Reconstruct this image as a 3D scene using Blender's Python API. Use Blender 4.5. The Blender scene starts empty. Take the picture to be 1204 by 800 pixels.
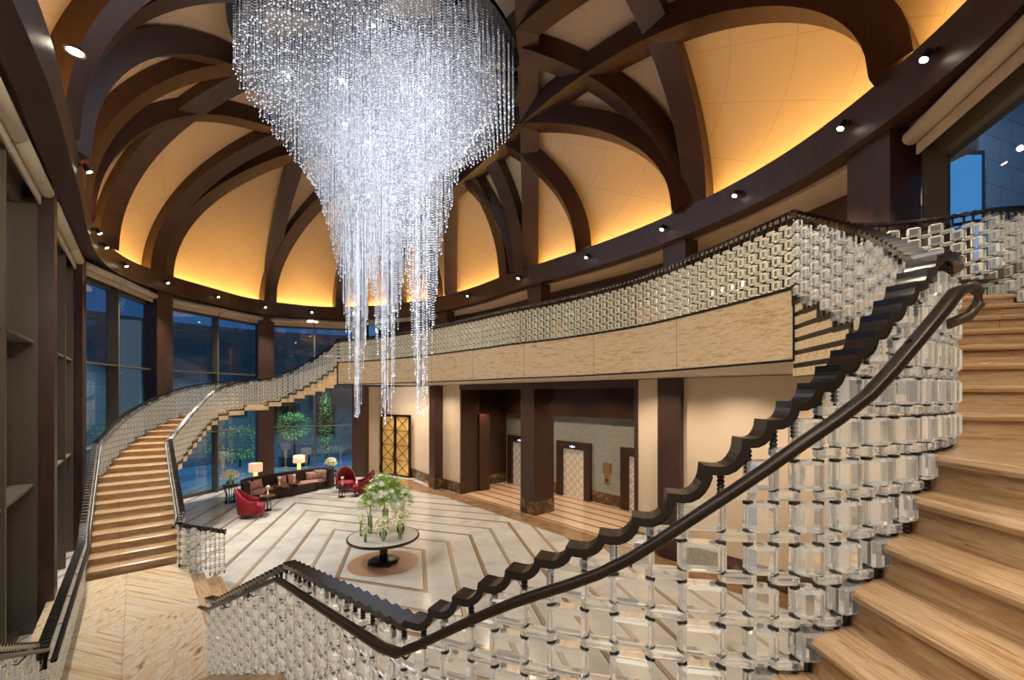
import bpy, math, random
import numpy as np
from mathutils import Vector, Matrix
random.seed(7); np.random.seed(7)
SC = bpy.context.scene
COL = SC.collection
PI = math.pi

# ------------------------------------------------------------------ materials
def new_mat(name):
    m = bpy.data.materials.new(name); m.use_nodes = True
    nt = m.node_tree; nt.nodes.clear()
    out = nt.nodes.new('ShaderNodeOutputMaterial')
    return m, nt, out
def nd(nt, typ, **kw):
    n = nt.nodes.new(typ)
    for k, v in kw.items():
        if k in n.inputs: n.inputs[k].default_value = v
        else: setattr(n, k, v)
    return n
def lk(nt, a, b): nt.links.new(a, b)
def rgba(c): return (c[0], c[1], c[2], 1.0)
def ramp(nt, fac, stops, interp='LINEAR'):
    r = nt.nodes.new('ShaderNodeValToRGB'); r.color_ramp.interpolation = interp
    el = r.color_ramp.elements
    while len(el) < len(stops): el.new(0.5)
    for e, (p, c) in zip(el, stops): e.position = p; e.color = rgba(c)
    lk(nt, fac, r.inputs[0]); return r.outputs[0]
def coords(nt, kind, scale=(1, 1, 1), loc=(0, 0, 0), rot=(0, 0, 0)):
    tc = nt.nodes.new('ShaderNodeTexCoord'); mp = nt.nodes.new('ShaderNodeMapping')
    mp.inputs['Scale'].default_value = scale; mp.inputs['Location'].default_value = loc; mp.inputs['Rotation'].default_value = rot
    lk(nt, tc.outputs[kind], mp.inputs[0]); return mp.outputs[0]
def noise(nt, vec, scale=5, detail=6, rough=.6, dist=0.0):
    n = nt.nodes.new('ShaderNodeTexNoise')
    n.inputs['Scale'].default_value = scale; n.inputs['Detail'].default_value = detail
    n.inputs['Roughness'].default_value = rough; n.inputs['Distortion'].default_value = dist
    lk(nt, vec, n.inputs['Vector']); return n.outputs[0]
def math_(nt, op, a, b=None, c=None):
    n = nt.nodes.new('ShaderNodeMath'); n.operation = op
    for i, v in enumerate((a, b, c)):
        if v is None: continue
        if isinstance(v, (int, float)): n.inputs[i].default_value = v
        else: lk(nt, v, n.inputs[i])
    return n.outputs[0]
def mixc(nt, fac, a, b, mode='MIX'):
    n = nt.nodes.new('ShaderNodeMix'); n.data_type = 'RGBA'; n.blend_type = mode
    for sock, v in ((n.inputs['Factor'], fac), (n.inputs[6], a), (n.inputs[7], b)):
        if isinstance(v, (int, float)): sock.default_value = v
        elif isinstance(v, tuple): sock.default_value = rgba(v)
        else: lk(nt, v, sock)
    return n.outputs[2]
def bsdf(nt, out, color=(.5, .5, .5), rough=.5, metal=0., spec=.5, emit=None, estr=0., coat=0., bump=None, bstr=.1):
    p = nt.nodes.new('ShaderNodeBsdfPrincipled')
    if isinstance(color, tuple): p.inputs['Base Color'].default_value = rgba(color)
    else: lk(nt, color, p.inputs['Base Color'])
    if isinstance(rough, (int, float)): p.inputs['Roughness'].default_value = rough
    else: lk(nt, rough, p.inputs['Roughness'])
    p.inputs['Metallic'].default_value = metal
    p.inputs['Specular IOR Level'].default_value = spec
    p.inputs['Coat Weight'].default_value = coat
    if emit is not None:
        p.inputs['Emission Color'].default_value = rgba(emit); p.inputs['Emission Strength'].default_value = estr
    if bump is not None:
        b = nt.nodes.new('ShaderNodeBump'); b.inputs['Strength'].default_value = bstr; b.inputs['Distance'].default_value = .02
        lk(nt, bump, b.inputs['Height']); lk(nt, b.outputs[0], p.inputs['Normal'])
    lk(nt, p.outputs[0], out.inputs[0]); return p
def plain(name, color, rough=.5, metal=0., spec=.5, emit=None, estr=0., coat=0., var=.12, nscale=14.):
    m, nt, out = new_mat(name)
    v = noise(nt, coords(nt, 'Object'), nscale, 4)
    c = mixc(nt, v, tuple(x * (1 - var) for x in color), tuple(min(1, x * (1 + var)) for x in color))
    bsdf(nt, out, c, rough, metal, spec, emit, estr, coat); return m
def emis(name, color, strength):
    m, nt, out = new_mat(name)
    e = nd(nt, 'ShaderNodeEmission'); e.inputs[0].default_value = rgba(color); e.inputs[1].default_value = strength
    lk(nt, e.outputs[0], out.inputs[0]); return m
def wood(name, dark, light, rough=.33, scale=(6, 6, .6), spec=.5):
    m, nt, out = new_mat(name)
    v = noise(nt, coords(nt, 'Object', scale), 4, 8, .65, .6)
    c = ramp(nt, v, [(.3, dark), (.72, light)])
    bsdf(nt, out, c, rough, 0, spec); return m
def onyx(name, stops, uv=True, sx=.55, sy=9., scale=1.6, rough=.16, joint=None, spec=.5, glow=0.):
    """veined stone: noise stretched along u"""
    m, nt, out = new_mat(name)
    oi = nt.nodes.new('ShaderNodeObjectInfo')
    tc = nt.nodes.new('ShaderNodeTexCoord')
    mp = nt.nodes.new('ShaderNodeMapping'); mp.inputs['Scale'].default_value = (sx, sy, 1 if uv else sx)
    lk(nt, tc.outputs['UV' if uv else 'Object'], mp.inputs[0])
    cx = nt.nodes.new('ShaderNodeCombineXYZ')
    rnd = math_(nt, 'MULTIPLY', oi.outputs['Random'], 37.)
    lk(nt, rnd, cx.inputs[0]); lk(nt, rnd, cx.inputs[2])
    add = nt.nodes.new('ShaderNodeVectorMath'); add.operation = 'ADD'
    lk(nt, mp.outputs[0], add.inputs[0]); lk(nt, cx.outputs[0], add.inputs[1])
    v = noise(nt, add.outputs[0], scale, 9, .62, .5)
    v2 = noise(nt, add.outputs[0], scale * 3.1, 6, .6, .8)
    f = math_(nt, 'ADD', math_(nt, 'MULTIPLY', v, .68), math_(nt, 'MULTIPLY', v2, .32))
    c = ramp(nt, f, stops)
    if joint:
        sep = nt.nodes.new('ShaderNodeSeparateXYZ'); lk(nt, tc.outputs['UV'], sep.inputs[0])
        fr = math_(nt, 'FRACT', math_(nt, 'DIVIDE', sep.outputs[0], joint))
        ln = math_(nt, 'LESS_THAN', fr, .008)
        c = mixc(nt, math_(nt, 'MULTIPLY', ln, .6), c, (.16, .1, .05))
    p = bsdf(nt, out, c, rough, 0, spec)
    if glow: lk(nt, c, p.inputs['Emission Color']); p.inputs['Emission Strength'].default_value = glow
    return m

M = {}
M['walnut'] = wood('dark_walnut_veneer', (.018, .0075, .005), (.05, .02, .0125), .36)
M['ringwood'] = wood('bronzed_walnut_veneer', (.027, .0115, .0085), (.058, .026, .018), .40, (1.2, 1.2, .5))
M['bronze'] = plain('bronze_frame', (.085, .06, .042), .38, .55)
M['mullion'] = plain('taupe_window_metal', (.11, .092, .066), .5, .25)
M['blind'] = plain('cream_blind_fabric', (.52, .44, .33), .7)
M['cream'] = plain('cream_wall_fabric', (.70, .56, .41), .75, var=.05, nscale=3)
M['soffit'] = plain('cream_soffit_paint', (.62, .53, .42), .7, var=.04, nscale=3)
M['black'] = plain('black_lacquer', (.006, .005, .005), .2, 0, .5)
M['handwood'] = plain('dark_polished_handrail', (.009, .005, .004), .36, 0, .3)
M['rubber'] = plain('black_screw_metal', (.02, .017, .015), .4, .3)
M['steel'] = plain('polished_steel_rod', (.62, .6, .56), .12, 1.0, var=.03)
M['brass'] = plain('brushed_brass', (.55, .36, .12), .3, 1.0)
ON = [(.26, (.30, .165, .072)), (.42, (.56, .36, .19)), (.52, (.74, .56, .36)), (.62, (.80, .66, .47)), (.76, (.60, .40, .22))]
M['onyx'] = onyx('honey_onyx_steps', [(.34, (.20, .10, .04)), (.42, (.34, .195, .09)), (.48, (.42, .265, .14)), (.54, (.49, .345, .205)), (.60, (.32, .175, .075)), (.68, (.44, .30, .17))], sx=.9, sy=9, scale=1.5, joint=1.13, rough=.22)
M['fascia'] = onyx('honey_onyx_fascia', [(.34, (.50, .28, .10)), (.42, (.67, .42, .18)), (.48, (.78, .53, .27)), (.54, (.84, .63, .38)), (.60, (.70, .45, .20)), (.68, (.80, .57, .32))], sx=1.2, sy=8., scale=2.6, joint=2.4, glow=.26)  # glow added to make the stone look lit, no lamp behind it
# chevron landing stone: four quadrants of veins mirrored into diamonds
m, nt, out = new_mat('book_matched_onyx_landing')
tc = nd(nt, 'ShaderNodeTexCoord'); sep = nd(nt, 'ShaderNodeSeparateXYZ'); lk(nt, tc.outputs['UV'], sep.inputs[0])
ax = math_(nt, 'ABSOLUTE', sep.outputs[0]); ay = math_(nt, 'ABSOLUTE', sep.outputs[1])
w = math_(nt, 'ADD', ax, math_(nt, 'MULTIPLY', ay, 1.25)); p_ = math_(nt, 'SUBTRACT', sep.outputs[0], sep.outputs[1])
cx = nd(nt, 'ShaderNodeCombineXYZ'); lk(nt, math_(nt, 'MULTIPLY', w, 4.2), cx.inputs[0]); lk(nt, math_(nt, 'MULTIPLY', p_, 1.1), cx.inputs[1])
v = noise(nt, cx.outputs[0], .95, 10, .68, 1.6)
c = ramp(nt, v, [(.34, (.22, .12, .05)), (.41, (.48, .29, .13)), (.46, (.64, .50, .32)), (.51, (.66, .61, .52)), (.55, (.56, .37, .17)), (.59, (.66, .54, .37)), (.64, (.42, .24, .10)), (.70, (.62, .56, .46))])
jl = math_(nt, 'LESS_THAN', math_(nt, 'MINIMUM', ax, ay), .006)
c = mixc(nt, math_(nt, 'MULTIPLY', jl, .5), c, (.2, .15, .1))
bsdf(nt, out, c, .18); M['chevron'] = m
# lobby marble with nested parallelogram stripes (UV = skewed table-centred axes)
m, nt, out = new_mat('white_marble_with_brown_inlay')
tc = nd(nt, 'ShaderNodeTexCoord'); sep = nd(nt, 'ShaderNodeSeparateXYZ'); lk(nt, tc.outputs['UV'], sep.inputs[0])
d = math_(nt, 'MAXIMUM', math_(nt, 'ABSOLUTE', sep.outputs[0]), math_(nt, 'MULTIPLY', math_(nt, 'ABSOLUTE', sep.outputs[1]), .9))
fr = math_(nt, 'FRACT', math_(nt, 'DIVIDE', math_(nt, 'SUBTRACT', d, .30), .86))
ln = math_(nt, 'LESS_THAN', fr, .15)
ed = math_(nt, 'LESS_THAN', fr, .022)
alt = math_(nt, 'LESS_THAN', math_(nt, 'FRACT', math_(nt, 'DIVIDE', math_(nt, 'SUBTRACT', d, .30), 1.72)), .5)
inner = math_(nt, 'GREATER_THAN', d, 1.0)
nv = noise(nt, coords(nt, 'Object'), 1.1, 8, .62, .8)
base = ramp(nt, nv, [(.3, (.42, .41, .395)), (.5, (.54, .53, .51)), (.7, (.62, .61, .59))])
strip = mixc(nt, alt, (.27, .19, .115), (.36, .29, .21))
strip = mixc(nt, ed, strip, (.05, .032, .02))
c = mixc(nt, math_(nt, 'MULTIPLY', ln, inner), base, strip)
bsdf(nt, out, c, .17); M['lobby'] = m
M['border'] = onyx('brown_marble_border', [(.3, (.12, .065, .03)), (.5, (.27, .165, .085)), (.7, (.36, .24, .14))], uv=False, sx=1.3, sy=1.3, scale=1.6, rough=.15)
m, nt, out = new_mat('striped_lift_lobby_marble')
tc = nd(nt, 'ShaderNodeTexCoord'); sep = nd(nt, 'ShaderNodeSeparateXYZ'); lk(nt, tc.outputs['UV'], sep.inputs[0])
fr = math_(nt, 'FRACT', math_(nt, 'DIVIDE', sep.outputs[1], .62))
c = mixc(nt, math_(nt, 'LESS_THAN', fr, .2), (.66, .49, .34), (.26, .14, .07))
bsdf(nt, out, c, .14); M['liftfloor'] = m
M['emperador'] = onyx('emperador_marble_skirting', [(.35, (.035, .018, .01)), (.52, (.10, .055, .03)), (.6, (.28, .17, .09)), (.66, (.09, .05, .03))], uv=False, sx=3, sy=3, scale=1.4, rough=.14)
M['table_shadow'] = plain('painted_table_shadow', (.42, .25, .15), .16, var=.12, nscale=5)  # brown tone for the shadow painted under the round table
# mosaic
m, nt, out = new_mat('silver_mosaic')
vo = nd(nt, 'ShaderNodeTexVoronoi'); vo.inputs['Scale'].default_value = 38.; lk(nt, coords(nt, 'Object'), vo.inputs['Vector'])
c = ramp(nt, vo.outputs['Distance'], [(.0, (.46, .49, .47)), (.55, (.34, .36, .34)), (.85, (.17, .18, .165))])
bsdf(nt, out, c, .3, .35); M['mosaic'] = m
# lift doors: diamond lattice
m, nt, out = new_mat('etched_lift_door')
tc = nd(nt, 'ShaderNodeTexCoord'); sep = nd(nt, 'ShaderNodeSeparateXYZ'); lk(nt, tc.outputs['UV'], sep.inputs[0])
a_ = math_(nt, 'FRACT', math_(nt, 'MULTIPLY', math_(nt, 'ADD', sep.outputs[0], sep.outputs[1]), 2.6))
b_ = math_(nt, 'FRACT', math_(nt, 'MULTIPLY', math_(nt, 'SUBTRACT', sep.outputs[0], sep.outputs[1]), 2.6))
g = math_(nt, 'MAXIMUM', math_(nt, 'LESS_THAN', a_, .13), math_(nt, 'LESS_THAN', b_, .13))
c = mixc(nt, g, (.50, .40, .30), (.85, .76, .62))
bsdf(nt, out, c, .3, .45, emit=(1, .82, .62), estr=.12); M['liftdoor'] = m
# dome lining: cream panels with a fine diamond seam
m, nt, out = new_mat('cream_dome_lining')
tc = nd(nt, 'ShaderNodeTexCoord'); sep = nd(nt, 'ShaderNodeSeparateXYZ'); lk(nt, tc.outputs['UV'], sep.inputs[0])
a_ = math_(nt, 'PINGPONG', math_(nt, 'ADD', sep.outputs[0], math_(nt, 'MULTIPLY', sep.outputs[1], .55)), .5)
b_ = math_(nt, 'PINGPONG', math_(nt, 'SUBTRACT', sep.outputs[0], math_(nt, 'MULTIPLY', sep.outputs[1], .55)), .5)
g = math_(nt, 'MINIMUM', a_, b_)
seam = math_(nt, 'LESS_THAN', g, .012)
h = math_(nt, 'MINIMUM', math_(nt, 'MULTIPLY', g, 3.0), .6)
c = mixc(nt, math_(nt, 'MULTIPLY', seam, .30), (.60, .44, .27), (.34, .23, .12))
bsdf(nt, out, c, .6, bump=h, bstr=.35); M['dome'] = m
M['domebrown'] = plain('bronze_lacquer_ceiling', (.30, .115, .035), .5)
# glass
m, nt, out = new_mat('clear_cut_crystal')
g = nd(nt, 'ShaderNodeBsdfGlass'); g.inputs['IOR'].default_value = 1.52; g.inputs['Roughness'].default_value = 0.0
g.inputs['Color'].default_value = (1., .995, .97, 1)
tr = nd(nt, 'ShaderNodeBsdfTransparent'); tr.inputs[0].default_value = (1., .97, .92, 1)
em = nd(nt, 'ShaderNodeEmission'); em.inputs[0].default_value = (1, .9, .72, 1); em.inputs[1].default_value = .055  # faint emission added to brighten the blocks
mx = nd(nt, 'ShaderNodeMixShader'); mx.inputs[0].default_value = .06
lk(nt, g.outputs[0], mx.inputs[1]); lk(nt, tr.outputs[0], mx.inputs[2])
ad = nd(nt, 'ShaderNodeAddShader'); lk(nt, mx.outputs[0], ad.inputs[0]); lk(nt, em.outputs[0], ad.inputs[1])
lk(nt, ad.outputs[0], out.inputs[0]); M['crystal'] = m
m, nt, out = new_mat('glowing_crystal_bevel')
g = nd(nt, 'ShaderNodeBsdfGlass'); g.inputs['IOR'].default_value = 1.5; g.inputs['Roughness'].default_value = .05; g.inputs['Color'].default_value = (1, .97, .9, 1)
df = nd(nt, 'ShaderNodeBsdfDiffuse'); df.inputs[0].default_value = (.92, .86, .74, 1)
tl = nd(nt, 'ShaderNodeBsdfTranslucent'); tl.inputs[0].default_value = (.95, .88, .74, 1)
m1 = nd(nt, 'ShaderNodeMixShader'); m1.inputs[0].default_value = .5; lk(nt, df.outputs[0], m1.inputs[1]); lk(nt, tl.outputs[0], m1.inputs[2])
m2 = nd(nt, 'ShaderNodeMixShader'); m2.inputs[0].default_value = .50; lk(nt, g.outputs[0], m2.inputs[1]); lk(nt, m1.outputs[0], m2.inputs[2])
em = nd(nt, 'ShaderNodeEmission'); em.inputs[0].default_value = (1, .88, .66, 1); em.inputs[1].default_value = .10  # whitish rim and glow put in as light caught on the edges
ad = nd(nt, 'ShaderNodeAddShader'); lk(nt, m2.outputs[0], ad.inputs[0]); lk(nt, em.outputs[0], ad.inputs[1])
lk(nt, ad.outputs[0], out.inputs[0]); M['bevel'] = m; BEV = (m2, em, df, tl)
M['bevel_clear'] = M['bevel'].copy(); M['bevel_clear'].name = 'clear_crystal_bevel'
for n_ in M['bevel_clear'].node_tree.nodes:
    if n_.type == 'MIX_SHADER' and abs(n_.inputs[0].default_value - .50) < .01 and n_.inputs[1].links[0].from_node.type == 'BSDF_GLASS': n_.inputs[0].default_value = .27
    if n_.type == 'EMISSION': n_.inputs[1].default_value = .11; n_.inputs[0].default_value = (1, .96, .9, 1)  # clearer rim, added glow kept whiter
M['bevel_warm'] = M['bevel'].copy(); M['bevel_warm'].name = 'golden_glow_crystal_bevel'
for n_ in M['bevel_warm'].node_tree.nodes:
    if n_.type == 'EMISSION': n_.inputs[1].default_value = .16; n_.inputs[0].default_value = (1, .80, .45, 1)  # warm emission stands in for golden light on the balcony blocks
def pane(name, tint, refl=1.0):
    m, nt, out = new_mat(name)
    fz = nd(nt, 'ShaderNodeFresnel'); fz.inputs[0].default_value = 1.55
    t = nd(nt, 'ShaderNodeBsdfTransparent'); t.inputs[0].default_value = rgba(tint)
    gl = nd(nt, 'ShaderNodeBsdfGlossy'); gl.inputs['Roughness'].default_value = 0.0
    f = math_(nt, 'MULTIPLY', fz.outputs[0], refl)
    mx = nd(nt, 'ShaderNodeMixShader'); lk(nt, f, mx.inputs[0]); lk(nt, t.outputs[0], mx.inputs[1]); lk(nt, gl.outputs[0], mx.inputs[2])
    lk(nt, mx.outputs[0], out.inputs[0]); return m
M['pane'] = pane('dusk_window_glass', (.50, .66, .80), 2.4)
M['pane_clear'] = pane('upper_window_glass', (.62, .78, .92), .8)
M['vaseglass'] = pane('thin_vase_glass', (.86, .93, .86), 1.6)
M['amber'] = None
m, nt, out = new_mat('amber_lit_door_glass')
v = ramp(nt, noise(nt, coords(nt, 'Object'), .9, 3), [(.35, (.32, .16, .03)), (.7, (.78, .50, .15))])
bsdf(nt, out, v, .2, emit=(.95, .50, .12), estr=.28); M['amber'] = m
# chandelier beads
m, nt, out = new_mat('lit_crystal_beads')
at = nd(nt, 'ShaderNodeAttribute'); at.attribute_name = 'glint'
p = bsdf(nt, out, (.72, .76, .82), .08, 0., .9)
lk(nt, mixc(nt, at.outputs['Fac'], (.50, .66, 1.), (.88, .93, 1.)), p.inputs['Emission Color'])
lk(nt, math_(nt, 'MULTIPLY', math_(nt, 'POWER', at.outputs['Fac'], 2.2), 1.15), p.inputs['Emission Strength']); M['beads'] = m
M['mirror'] = plain('dark_mirror_plate', (.10, .10, .10), .1, 1.0)
M['lens'] = emis('warm_lamp_lens', (1, .86, .66), 28)
M['cove'] = emis('amber_cove_light', (1., .57, .16), 62.)
M['shade'] = plain('lit_linen_shade', (.75, .5, .35), .8, emit=(1., .58, .36), estr=.75)
M['shadetop'] = emis('lamp_glow', (1., .8, .5), 2.5)
M['lampbase'] = plain('lit_alabaster_column', (.8, .6, .2), .5, emit=(1, .66, .16), estr=1.4)
M['velvet'] = plain('brown_velvet', (.035, .02, .017), .85, spec=.2, var=.35, nscale=30)
M['pinkseat'] = plain('dusty_rose_fabric', (.36, .19, .155), .8, var=.1)
M['rose'] = plain('rose_cushion_fabric', (.42, .22, .20), .75, var=.15, nscale=30)
M['taupe'] = plain('taupe_cushion_fabric', (.34, .24, .19), .75, var=.15, nscale=30)
M['red'] = plain('crimson_velvet', (.25, .009, .022), .65, spec=.3, var=.25, nscale=20)
M['redin'] = plain('dark_crimson_velvet', (.15, .005, .013), .7, spec=.3, var=.25, nscale=20)
M['tabletop'] = plain('glossy_rosewood', (.16, .06, .025), .14)
M['marbletop'] = plain('white_marble_top', (.68, .66, .62), .1, var=.08, nscale=4)
M['leaf'] = plain('fresh_green_leaf', (.30, .48, .09), .5, emit=(.35, .6, .1), estr=.05, var=.4, nscale=25)  # slight glow put into both leaf greens to lift their shaded sides
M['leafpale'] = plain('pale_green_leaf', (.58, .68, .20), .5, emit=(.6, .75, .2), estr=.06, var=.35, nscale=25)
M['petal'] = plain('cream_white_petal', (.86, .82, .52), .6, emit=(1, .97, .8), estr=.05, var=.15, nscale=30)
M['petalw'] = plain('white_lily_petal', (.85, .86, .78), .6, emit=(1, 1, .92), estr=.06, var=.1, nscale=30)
M['water'] = plain('stem_water', (.30, .36, .16), .2, var=.4, nscale=30)
M['stone'] = None
m, nt, out = new_mat('pale_ashlar_stone')
br = nd(nt, 'ShaderNodeTexBrick'); lk(nt, coords(nt, 'UV'), br.inputs[0])
br.inputs['Scale'].default_value = 1.; br.inputs['Brick Width'].default_value = 1.5; br.inputs['Row Height'].default_value = .72; br.inputs['Mortar Size'].default_value = .02
br.inputs['Color1'].default_value = (.22, .23, .24, 1); br.inputs['Color2'].default_value = (.19, .20, .21, 1); br.inputs['Mortar'].default_value = (.12, .13, .14, 1)
bsdf(nt, out, br.outputs[0], .8); M['stone'] = m
M['paving'] = plain('courtyard_paving', (.12, .22, .32), .5, var=.15, nscale=.6)
M['darkglass'] = plain('dark_corridor_glass', (.016, .014, .012), .08, 0, .8)
M['carpet'] = plain('landing_carpet', (.20, .14, .09), .9)
M['display'] = emis('lift_display', (.5, .6, 1.), 3.)

# ------------------------------------------------------------------ mesh helpers
class MB:
    def __init__(s): s.v = []; s.f = []; s.m = []; s.uv = []
    def add(s, vs, fs, mi=0, uvs=None):
        o = len(s.v); s.v += [tuple(map(float, p)) for p in vs]
        for k, f in enumerate(fs):
            s.f.append([o + i for i in f]); s.m.append(mi)
            s.uv.append(uvs[k] if uvs else None)
    def box(s, c, d, rz=0., mi=0, top=1.0):
        """box centred at c; top scales the upper face"""
        hx, hy, hz = d[0] / 2, d[1] / 2, d[2] / 2; ca, sa = math.cos(rz), math.sin(rz); vs = []
        for z, k in ((-hz, 1.), (hz, top)):
            for x, y in ((-hx, -hy), (hx, -hy), (hx, hy), (-hx, hy)):
                x *= k; y *= k
                vs.append((c[0] + x * ca - y * sa, c[1] + x * sa + y * ca, c[2] + z))
        s.add(vs, [(0, 3, 2, 1), (4, 5, 6, 7), (0, 1, 5, 4), (1, 2, 6, 5), (2, 3, 7, 6), (3, 0, 4, 7)], mi)
    def block(s, c, d, rz=0., mi=0, ch=.024):
        """cut-crystal block: box with chamfered vertical edges and bevelled faces"""
        hx, hy, hz = d[0] / 2, d[1] / 2, d[2] / 2; ca, sa = math.cos(rz), math.sin(rz)
        ch = min(ch, hy * .6, hx * .5); cz = min(ch * .5, hz * .4)
        def ringv(hx, hy, z, ch):
            r = []
            for x, y in ((-hx + ch, -hy), (hx - ch, -hy), (hx, -hy + ch), (hx, hy - ch), (hx - ch, hy), (-hx + ch, hy), (-hx, hy - ch), (-hx, -hy + ch)):
                r.append((c[0] + x * ca - y * sa, c[1] + x * sa + y * ca, c[2] + z))
            return r
        vs = ringv(hx - cz, hy - cz, -hz, ch * .8) + ringv(hx, hy, -hz + cz, ch) + ringv(hx, hy, hz - cz, ch) + ringv(hx - cz, hy - cz, hz, ch * .8)
        fs = [tuple(range(7, -1, -1)), tuple(range(24, 32))]
        for k in range(3):
            for i in range(8):
                j = (i + 1) % 8; fs.append((k * 8 + i, k * 8 + j, k * 8 + 8 + j, k * 8 + 8 + i))
        n0 = len(s.f); s.add(vs, fs, mi)
        for k in range(24):
            if k // 8 != 1 or k % 2 == 1: s.m[n0 + 2 + k] = mi + 1
    def lathe(s, prof, c=(0, 0, 0), n=24, mi=0, cap=True, sx=1., sy=1.):
        vs = []; m_ = len(prof)
        for r, z in prof:
            for k in range(n):
                a = 2 * PI * k / n; vs.append((c[0] + r * math.cos(a) * sx, c[1] + r * math.sin(a) * sy, c[2] + z))
        fs = []
        for i in range(m_ - 1):
            for k in range(n):
                j = (k + 1) % n; fs.append((i * n + k, i * n + j, (i + 1) * n + j, (i + 1) * n + k))
        if cap: fs.append(tuple(range(n - 1, -1, -1))); fs.append(tuple(range((m_ - 1) * n, m_ * n)))
        s.add(vs, fs, mi)
    def tube(s, pts, r, n=8, mi=0, flat=1.0):
        """round tube through pts; r number or list"""
        P = [Vector(p) for p in pts]; vs = []; N = len(P)
        up0 = Vector((0, 0, 1))
        for i, p in enumerate(P):
            t = (P[min(i + 1, N - 1)] - P[max(i - 1, 0)])
            t = t.normalized() if t.length > 1e-9 else Vector((0, 0, 1))
            up = up0 if abs(t.z) < .97 else Vector((1, 0, 0))
            a = t.cross(up).normalized(); b = a.cross(t).normalized()
            rr = r[i] if isinstance(r, (list, tuple)) else r
            for k in range(n):
                g = 2 * PI * k / n; vs.append(p + a * (math.cos(g) * rr) + b * (math.sin(g) * rr * flat))
        fs = []
        for i in range(N - 1):
            for k in range(n):
                j = (k + 1) % n; fs.append((i * n + k, i * n + j, (i + 1) * n + j, (i + 1) * n + k))
        fs.append(tuple(range(n - 1, -1, -1))); fs.append(tuple(range((N - 1) * n, N * n)))
        s.add(vs, fs, mi)
    def sweep(s, rings, mi=0, closed=False, uvlen=None, caps=True):
        """rings: list of equal-length point loops"""
        n = len(rings[0]); vs = [p for r in rings for p in r]; fs = []; uvs = []
        L = [0.]
        for i in range(1, len(rings)): L.append(L[-1] + (Vector(rings[i][0]) - Vector(rings[i - 1][0])).length)
        W = [0.]
        for k in range(n): W.append(W[-1] + (Vector(rings[0][(k + 1) % n]) - Vector(rings[0][k])).length)
        R = len(rings)
        for i in range(R if closed else R - 1):
            i2 = (i + 1) % R; l2 = L[i2] if i2 else L[-1] + .3
            for k in range(n):
                j = (k + 1) % n; fs.append((i * n + k, i * n + j, i2 * n + j, i2 * n + k))
                uvs.append([(L[i], W[k]), (L[i], W[k + 1]), (l2, W[k + 1]), (l2, W[k])])
        if caps and not closed:
            for base, rev in ((0, True), ((R - 1) * n, False)):
                f = list(range(base, base + n)); f = f[::-1] if rev else f
                fs.append(tuple(f)); uvs.append([(0., 0.)] * n)
        s.add(vs, fs, mi, uvs)
    def build(s, name, mats, parent=None, off=(0, 0, 0), smooth=False, loc=None):
        me = bpy.data.meshes.new(name)
        o_ = Vector(off)
        me.from_pydata([(a - o_.x, b - o_.y, c - o_.z) for a, b, c in s.v], [], s.f)
        if not isinstance(mats, (list, tuple)): mats = [mats]
        for m_ in mats: me.materials.append(m_)
        me.polygons.foreach_set('material_index', s.m)
        if any(u is not None for u in s.uv):
            uvl = me.uv_layers.new(name='UVMap'); flat = []
            for f, u in zip(s.f, s.uv):
                flat += [c for q in (u if u is not None else [(0., 0.)] * len(f)) for c in q]
            uvl.data.foreach_set('uv', flat)
        if smooth: me.polygons.foreach_set('use_smooth', [True] * len(s.f))
        me.update()
        ob = bpy.data.objects.new(name, me); COL.objects.link(ob)
        if parent is not None: ob.parent = parent
        if loc is not None: ob.location = loc
        return ob
def thing(name, label, cat, loc=(0, 0, 0), rz=0., group=None):
    o = bpy.data.objects.new(name, None); COL.objects.link(o); o.empty_display_size = .2
    o.location = loc; o.rotation_euler = (0, 0, rz); o['label'] = label; o['category'] = cat
    if group: o['group'] = group
    return o
def tag(o, label, cat, group=None):
    o['label'] = label; o['category'] = cat
    if group: o['group'] = group
    return o
def struct(o, label=None):
    o['kind'] = 'structure'
    if label: o['label'] = label
    return o
def dup(root, loc, rz, label=None, group=None):
    r = root.copy(); COL.objects.link(r); r.location = loc; r.rotation_euler = (0, 0, rz)
    if label: r['label'] = label
    if group: r['group'] = group
    for ch in list(root.children):
        c_ = ch.copy(); COL.objects.link(c_); c_.parent = r
        for g_ in ch.children:
            d_ = g_.copy(); COL.objects.link(d_); d_.parent = c_
    return r
def light(name, typ, loc, energy, color=(1, .85, .68), size=.3, rot=(0, 0, 0), spot=1.2, blend=.6, sy=None):
    l = bpy.data.lights.new(name, typ); l.energy = energy; l.color = color
    if typ == 'AREA':
        l.size = size
        if sy: l.shape = 'RECTANGLE'; l.size_y = sy
    else: l.shadow_soft_size = size
    if typ == 'SPOT': l.spot_size = spot; l.spot_blend = blend
    o = bpy.data.objects.new(name, l); COL.objects.link(o); o.location = loc; o.rotation_euler = rot
    o.visible_camera = True
    return o
def aim(o, target):
    d_ = Vector(target) - Vector(o.location); o.rotation_euler = d_.to_track_quat('-Z', 'Y').to_euler()
ORD = ['first', 'second', 'third', 'fourth', 'fifth', 'sixth', 'seventh', 'eighth', 'ninth', 'tenth', 'eleventh', 'twelfth', 'thirteenth', 'fourteenth', 'fifteenth', 'sixteenth', 'seventeenth', 'eighteenth', 'nineteenth', 'twentieth']

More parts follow.
